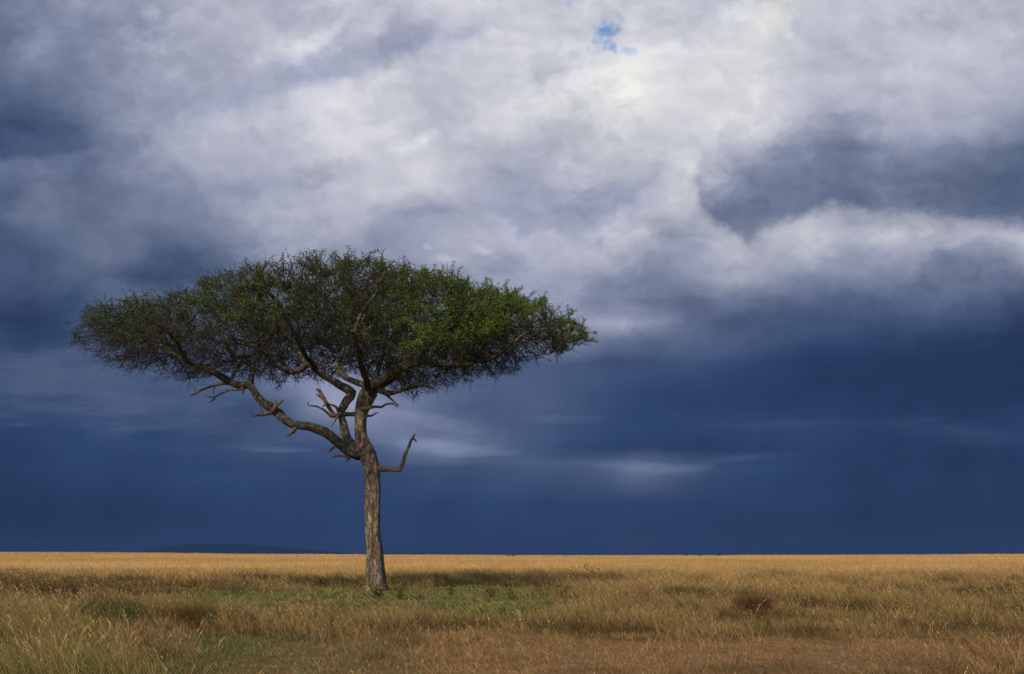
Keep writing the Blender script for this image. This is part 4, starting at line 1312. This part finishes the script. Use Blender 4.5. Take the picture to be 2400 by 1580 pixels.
# ------------------------------------------------------------------ weeds, tussocks, fallen branch
def leafy_weed(px, py, hpx, spread, nst, colr, lab, seed, leaf=0.05):
    """upright weed: stems (a part each), leaves one part of the weed"""
    rnd = np.random.default_rng(seed)
    x, y = gpt(px, py)
    z = float(terrain(x, y))
    s = y / F
    root = empty('leafy_weed', (x, y, z), lab, 'weed', 'leafy weeds round the tree')
    LVs, LC = [], []
    H = hpx * s
    for k in range(nst):
        a = rnd.random() * 6.28
        h = H * (0.65 + 0.35 * rnd.random()) if k else H
        sp = spread * s * (0.3 + 0.7 * rnd.random())
        P = [np.array((0.02 * math.cos(a), 0.02 * math.sin(a), -0.03))]
        for t in (0.35, 0.7, 1.0):
            P.append(np.array((math.cos(a) * sp * t ** 1.4 + rnd.normal(0, .012), math.sin(a) * sp * t ** 1.4 + rnd.normal(0, .012), h * t)))
        rows = np.array([(*p, r) for p, r in zip(P, (0.010, 0.008, 0.006, 0.003))])
        Q = spline(rows, 0.06)
        tb = Tubes(); tb.add(Q[:, :3], Q[:, 3], 5)
        tb.build('stem', M_stem, root)
        for j in range(len(Q)):
            if j < len(Q) * 0.2: continue
            for _ in range(3):
                la = rnd.random() * 6.28
                ln = leaf * 1.7 * (0.7 + 0.8 * rnd.random())
                d = np.array((math.cos(la), math.sin(la), 0.1 - 0.5 * rnd.random()))
                w = np.array((-math.sin(la), math.cos(la), 0)) * ln * 0.27
                p = Q[j, :3]
                LVs.append([p, p + d * ln * .5 + w + (0, 0, .01), p + d * ln, p + d * ln * .5 - w + (0, 0, .01)])
                LC.append(np.array(colr) * (0.65 + 0.7 * rnd.random()))
    V = np.array(LVs).reshape(-1, 3)
    i = np.arange(len(LVs))[:, None] * 4
    make_mesh('leaves', V, [i + np.array([[0, 1, 2, 3]])], M_weed, root, np.repeat(np.array(LC), 4, 0))


def tussock(name, cat, px, py, wpx, hpx, cols, lab, seed, n=900, group='grass tussocks and low bushes', mat=None, wide=0.012):
    rnd = np.random.default_rng(seed)
    global rng
    x, y = gpt(px, py)
    s = y / F
    z = float(terrain(x, y))
    B = Blades()
    rx = wpx * s * 0.5
    r = np.sqrt(rnd.random(n)) * 0.8; th = rnd.random(n) * 6.28
    bx, by = np.cos(th) * r * rx, np.sin(th) * r * rx * 0.7
    H = hpx * s * (1.05 - 0.5 * r ** 2) * (0.5 + 0.6 * rnd.random(n))
    cols = np.array(cols)
    tip = cols[rnd.integers(0, len(cols), n)] * (0.65 + 0.7 * rnd.random((n, 1)))
    lean = H * (0.15 + 0.7 * rnd.random(n) * (0.4 + r))
    hd = rnd.random(n) < 0.12
    B.add(bx, by, np.zeros(n), H, np.full(n, max(wide, 0.45 * s)) * (0.7 + 0.6 * rnd.random(n)), rnd.random(n) * 3.14, lean, th + rnd.normal(0, .6, n), tip, tip * 0.75, hd, tip * 1.2, True)
    o = B.build(name, mat or M_grass)
    o.location = (x, y, z)
    tag(o, lab, cat, group)


def build_plants():
    YGW = (0.27, 0.26, 0.075); DKW = (0.035, 0.045, 0.02); OLW = (0.13, 0.15, 0.045)
    leafy_weed(884, 1412, 48, 30, 10, YGW, 'yellow green leafy weed growing against the foot of the trunk', 1, 0.07)
    leafy_weed(938, 1416, 56, 14, 3, OLW, 'tall thin weed with drooping leaves just right of the trunk', 2, 0.09)
    leafy_weed(981, 1420, 30, 10, 3, DKW, 'short dark weed in the green patch right of the tall thin weed', 3, 0.06)
    leafy_weed(1058, 1410, 46, 14, 4, OLW, 'olive weed at the back edge of the green patch right of the trunk', 4, 0.08)
    leafy_weed(1150, 1410, 38, 16, 4, DKW, 'dark weed standing between the olive weed and the twin stemmed weed', 5, 0.07)
    leafy_weed(1196, 1410, 42, 12, 2, OLW, 'twin stemmed weed near the right end of the green patch', 6, 0.08)
    leafy_weed(758, 1384, 34, 24, 6, DKW, 'bushy dark weed behind the green patch left of the trunk', 7, 0.08)
    leafy_weed(1318, 1404, 36, 24, 6, (0.13, 0.16, 0.04), 'bright green spreading weed in the yellowish grass beyond the right end of the patch', 8, 0.08)
    leafy_weed(700, 1366, 20, 10, 2, DKW, 'small dark upright weed at the edge of the golden grass left of the bushy weed', 9, 0.07)
    leafy_weed(618, 1363, 16, 12, 3, (0.12, 0.13, 0.05), 'small greyish weed at the golden grass edge behind the low brown bush', 10, 0.07)

    DB = [(0.10, 0.06, 0.032), (0.15, 0.09, 0.05), (0.07, 0.055, 0.03)]
    RB = [(0.17, 0.08, 0.045), (0.12, 0.06, 0.035), (0.24, 0.13, 0.07)]
    GG = [(0.13, 0.15, 0.085), (0.18, 0.18, 0.1), (0.09, 0.11, 0.05)]
    TN = [(0.36, 0.22, 0.09), (0.26, 0.14, 0.065), (0.2, 0.19, 0.05), (0.11, 0.13, 0.04)]
    tussock('grass_tussock', 'tussock', 1772, 1440, 90, 52, RB, 'dark reddish brown grass tussock on the right of the plain', 21, 1500)
    tussock('grass_tussock', 'tussock', 1600, 1408, 110, 40, DB, 'wide dark brown grass tussock left of the reddish one', 22, 1500)
    tussock('low_bush', 'bush', 1722, 1350, 110, 16, GG, 'grey green low bush far back in the golden grass on the right', 23, 1200)
    tussock('grass_tussock', 'tussock', 288, 1406, 80, 30, DB, 'dark matted grass heap at left between golden and tall grass', 24, 1400)
    tussock('low_bush', 'bush', 46, 1352, 80, 24, [(0.14, 0.1, 0.05), (0.2, 0.14, 0.06), (0.1, 0.09, 0.04)], 'brown bush in the golden grass at the far left', 25, 900)
    tussock('grass_tussock', 'tussock', 452, 1470, 110, 72, TN, 'tall shaggy tussock at the left end of the green patch', 26, 1300, wide=0.008)
    tussock('low_bush', 'bush', 545, 1380, 110, 26, RB + DB, 'low brown bush behind the green patch', 27, 1300)
    tussock('low_bush', 'bush', 2150, 1362, 90, 14, [(0.14, 0.14, 0.06), (0.09, 0.1, 0.04)], 'faint olive bush in the grass near the right edge', 28, 900)
    tussock('grass_tussock', 'tussock', 140, 1402, 150, 34, DB + [(0.1, 0.11, 0.04)], 'broad dark green brown tussock below the golden grass at far left', 29, 1800)
    tussock('grass_tussock', 'tussock', 1900, 1432, 80, 30, DB, 'small dark tussock right of the reddish brown one', 30, 1000)

    # three small bushes far out on the skyline
    for k, (hx, hw, hh_, lab) in enumerate(((1606, 12, 1.05, 'tiny green bush on the skyline, nearest the antelope of three to its right'), (1640, 9, 0.95, 'tiny olive bush on the skyline, middle one of three right of the antelope'), (1684, 14, 1.0, 'tiny dark green bush on the skyline, farthest right of the three'))):
        yb = 400.0
        xb = (hx - 1200) / F * yb
        rb = hw / F * yb * 0.5
        n = 420
        rnd = np.random.default_rng(60 + k)
        th = rnd.random(n) * 6.28; rr = np.sqrt(rnd.random(n)) * rb
        zz = rnd.random(n) * hh_ * (1 - 0.5 * (rr / rb) ** 2)
        p = np.stack([np.cos(th) * rr, np.sin(th) * rr * 0.8, zz], 1)
        a1 = rnd.normal(0, 1, (n, 3)); a1 /= np.linalg.norm(a1, axis=1)[:, None]
        a2 = np.cross(a1, rnd.normal(0, 1, (n, 3))); a2 /= np.linalg.norm(a2, axis=1)[:, None]
        V = np.stack([p - a1 * .14, p + a2 * .09, p + a1 * .14, p - a2 * .09], 1).reshape(-1, 3)
        cb = np.array(((0.05, 0.075, 0.03), (0.085, 0.09, 0.04), (0.035, 0.055, 0.025))[k])
        o = make_mesh('low_bush', V, [np.arange(n)[:, None] * 4 + np.array([[0, 1, 2, 3]])], M_weed, None, np.repeat(cb * (0.6 + 0.8 * rnd.random((n, 1))), 4, 0))
        o.location = (xb, yb, float(terrain(xb, yb)))
        tag(o, lab, 'bush', 'bushes on the skyline')

    # fallen branch with a few live sprigs
    x, y = gpt(1405, 1357)
    z = float(terrain(x, y))
    s = y / F
    root = empty('fallen_branch', (x, y, z), 'dark fallen branch with a few leaves sticking out of the golden grass', 'branch')

    def fb(px, py, r, dy=0.0):
        return ((px - 1405) * s, dy, (1357 - py) * s, r)
    main = [fb(1425, 1362, .05), fb(1404, 1350, .045), fb(1392, 1343, .038, -.1), fb(1380, 1336, .025, -.15), fb(1369, 1331, .012, -.2)]
    P = spline(np.array(main), 0.08); tb = Tubes(); tb.add(P[:, :3], P[:, 3], 8); tb.build('branch', M_twig, root)
    for rows in ([fb(1408, 1352, .03), fb(1411, 1344, .02, .1), (fb(1406, 1335, .01, .1))], [fb(1416, 1356, .025), fb(1420, 1347, .016, -.1), fb(1426, 1341, .008, -.1)], [fb(1392, 1343, .022, -.1), fb(1391, 1338, .012, 0), fb(1389, 1333, .007, 0)]):
        P = spline(np.array(rows), 0.08); tb = Tubes(); tb.add(P[:, :3], P[:, 3], 5); tb.build('side_twig', M_twig, root)
    rnd = np.random.default_rng(3)
    c = np.array([fb(q[0], q[1], 0, 0)[:3] for q in ((1406, 1336), (1410, 1343), (1426, 1341), (1390, 1334), (1420, 1347), (1372, 1326))])
    n = 130
    p = c[rnd.integers(0, len(c), n)] + rnd.normal(0, 0.09, (n, 3))
    a1 = rnd.normal(0, 1, (n, 3)); a1 /= np.linalg.norm(a1, axis=1)[:, None]
    a2 = np.cross(a1, rnd.normal(0, 1, (n, 3))); a2 /= np.linalg.norm(a2, axis=1)[:, None]
    V = np.stack([p - a1 * .05, p + a2 * .025, p + a1 * .05, p - a2 * .025], 1).reshape(-1, 3)
    make_mesh('leaves', V, [np.arange(n)[:, None] * 4 + np.array([[0, 1, 2, 3]])], M_weed, root, np.repeat(np.array((0.07, 0.085, 0.035)) * (0.6 + 0.8 * rnd.random((n, 1))), 4, 0))


# ------------------------------------------------------------------ the antelope far out on the plain
def build_antelope():
    mt, nt, out = new_mat('antelope coat')
    N, L = nt.nodes, nt.links
    tc = N.new('ShaderNodeTexCoord')
    sp = N.new('ShaderNodeSeparateXYZ'); L.new(tc.outputs['Object'], sp.inputs[0])
    ns = N.new('ShaderNodeTexNoise'); ns.inputs['Scale'].default_value = 3.0; ns.inputs['Detail'].default_value = 4
    L.new(tc.outputs['Object'], ns.inputs['Vector'])
    ad = N.new('ShaderNodeMath'); ad.operation = 'MULTIPLY_ADD'
    L.new(ns.outputs['Fac'], ad.inputs[0]); ad.inputs[1].default_value = 0.5; L.new(sp.outputs[2], ad.inputs[2])
    r = N.new('ShaderNodeValToRGB')
    r.color_ramp.elements[0].position = 0.75; r.color_ramp.elements[0].color = (0.018, 0.009, 0.010, 1)
    r.color_ramp.elements[1].position = 1.25; r.color_ramp.elements[1].color = (0.05, 0.021, 0.015, 1)
    L.new(ad.outputs[0], r.inputs[0])
    p = N.new('ShaderNodeBsdfPrincipled'); p.inputs['Roughness'].default_value = 0.7
    L.new(r.outputs[0], p.inputs['Base Color']); L.new(p.outputs[0], out.inputs[0])
    mh, nt2, out2 = new_mat('horn')
    ph = nt2.nodes.new('ShaderNodeBsdfPrincipled'); ph.inputs['Base Color'].default_value = (0.03, 0.025, 0.02, 1); ph.inputs['Roughness'].default_value = 0.5
    nt2.links.new(ph.outputs[0], out2.inputs[0])
    ya = 285.0
    xa = (1198.0 - 1200) / F * ya
    za = float(terrain(xa, ya))
    root = empty('antelope', (xa, ya, za), 'dark reddish brown antelope grazing far out near the horizon', 'antelope')
    # skeleton: faces left, head lowered to graze; one skinned body
    pts = [(0.62, 0, 1.02, .22), (0.30, 0, 1.06, .25), (-0.10, 0, 1.08, .28), (-0.48, 0, 1.16, .27), (-0.72, 0, 1.12, .17), (-0.92, 0, 0.95, .12), (-1.06, 0, 0.78, .105), (-1.16, 0, 0.62, .09), (-1.24, 0, 0.45, .06), (-1.27, 0, 0.36, .045)]
    edges = [(i, i + 1) for i in range(len(pts) - 1)]

    def chain(at, lst):
        prev = at
        for q in lst:
            pts.append(q); edges.append((prev, len(pts) - 1)); prev = len(pts) - 1
    for sd_ in (-1, 1):
        k = 0.08 * sd_
        chain(0, [(0.66 + k, .14 * sd_, 0.80, .15), (0.56 + k, .15 * sd_, 0.58, .08), (0.74 + k, .15 * sd_, 0.42, .05), (0.70 + k, .15 * sd_, 0.18, .035), (0.68 + k, .15 * sd_, 0.06, .035), (0.64 + k, .15 * sd_, 0.0, .04)])
        chain(3, [(-0.50 - k, .14 * sd_, 0.84, .13), (-0.52 - k, .14 * sd_, 0.60, .07), (-0.55 - k, .14 * sd_, 0.40, .05), (-0.53 - k, .14 * sd_, 0.14, .035), (-0.55 - k, .14 * sd_, 0.05, .035), (-0.60 - k, .14 * sd_, 0.0, .04)])
        chain(6, [(-1.03, .10 * sd_, 0.88, .03), (-0.98, .18 * sd_, 0.93, .02)])
    chain(0, [(0.78, 0, 1.0, .06), (0.86, 0, 0.82, .035), (0.86, 0, 0.6, .03), (0.85, 0, 0.45, .03)])
    me = bpy.data.meshes.new('body')
    me.from_pydata([q[:3] for q in pts], edges, [])
    o = bpy.data.objects.new('body', me); C.objects.link(o); o.parent = root
    sk = o.modifiers.new('skin', 'SKIN'); sk.use_smooth_shade = True
    for i, q in enumerate(pts):
        me.skin_vertices[0].data[i].radius = (q[3], q[3])
    me.skin_vertices[0].data[0].use_root = True
    ss = o.modifiers.new('sub', 'SUBSURF'); ss.levels = 1; ss.render_levels = 1
    me.materials.append(mt)
    dg = bpy.context.evaluated_depsgraph_get()
    m2 = bpy.data.meshes.new_from_object(o.evaluated_get(dg))
    o.modifiers.clear(); o.data = m2
    if not m2.materials: m2.materials.append(mt)
    for sd_ in (-1, 1):
        rows = np.array([(-1.04, .05 * sd_, 0.86, .028), (-0.97, .11 * sd_, 0.98, .024), (-0.88, .14 * sd_, 1.08, .018), (-0.86, .12 * sd_, 1.2, .006)])
        P = spline(rows, 0.04); tb = Tubes(); tb.add(P[:, :3], P[:, 3], 6); tb.build('horn', mh, root)


M_stem = bark_mat('weed stem', (0.07, 0.07, 0.03), (0.12, 0.12, 0.05), (0.18, 0.17, 0.07), None, 3.0, 0.5, 0.1)
build_antelope()
if DO_GRASS:
    KEEP_CLEAR.append((*gpt(884, 1392), 0.45))
    build_grass()
    build_plants()


# ------------------------------------------------------------------ the air
def build_haze():
    x0, x1, y0, y1, z0, z1 = -6500, 6500, -120, 9800, -6.0, 125.0
    V = np.array([(x, y, z) for x in (x0, x1) for y in (y0, y1) for z in (z0, z1)], float)
    Fq = np.array([(0, 1, 3, 2), (4, 6, 7, 5), (0, 4, 5, 1), (2, 3, 7, 6), (0, 2, 6, 4), (1, 5, 7, 3)])
    mt, nt, out = new_mat('haze')
    v = nt.nodes.new('ShaderNodeVolumePrincipled')
    v.inputs['Color'].default_value = (0.062, 0.14, 0.35, 1)
    v.inputs['Density'].default_value = 1.5e-4
    v.inputs['Anisotropy'].default_value = 0.0
    nt.links.new(v.outputs[0], out.inputs['Volume'])
    o = make_mesh('haze', V, [Fq], mt)
    tag(o, kind='stuff')


if DO_HAZE:
    build_haze()
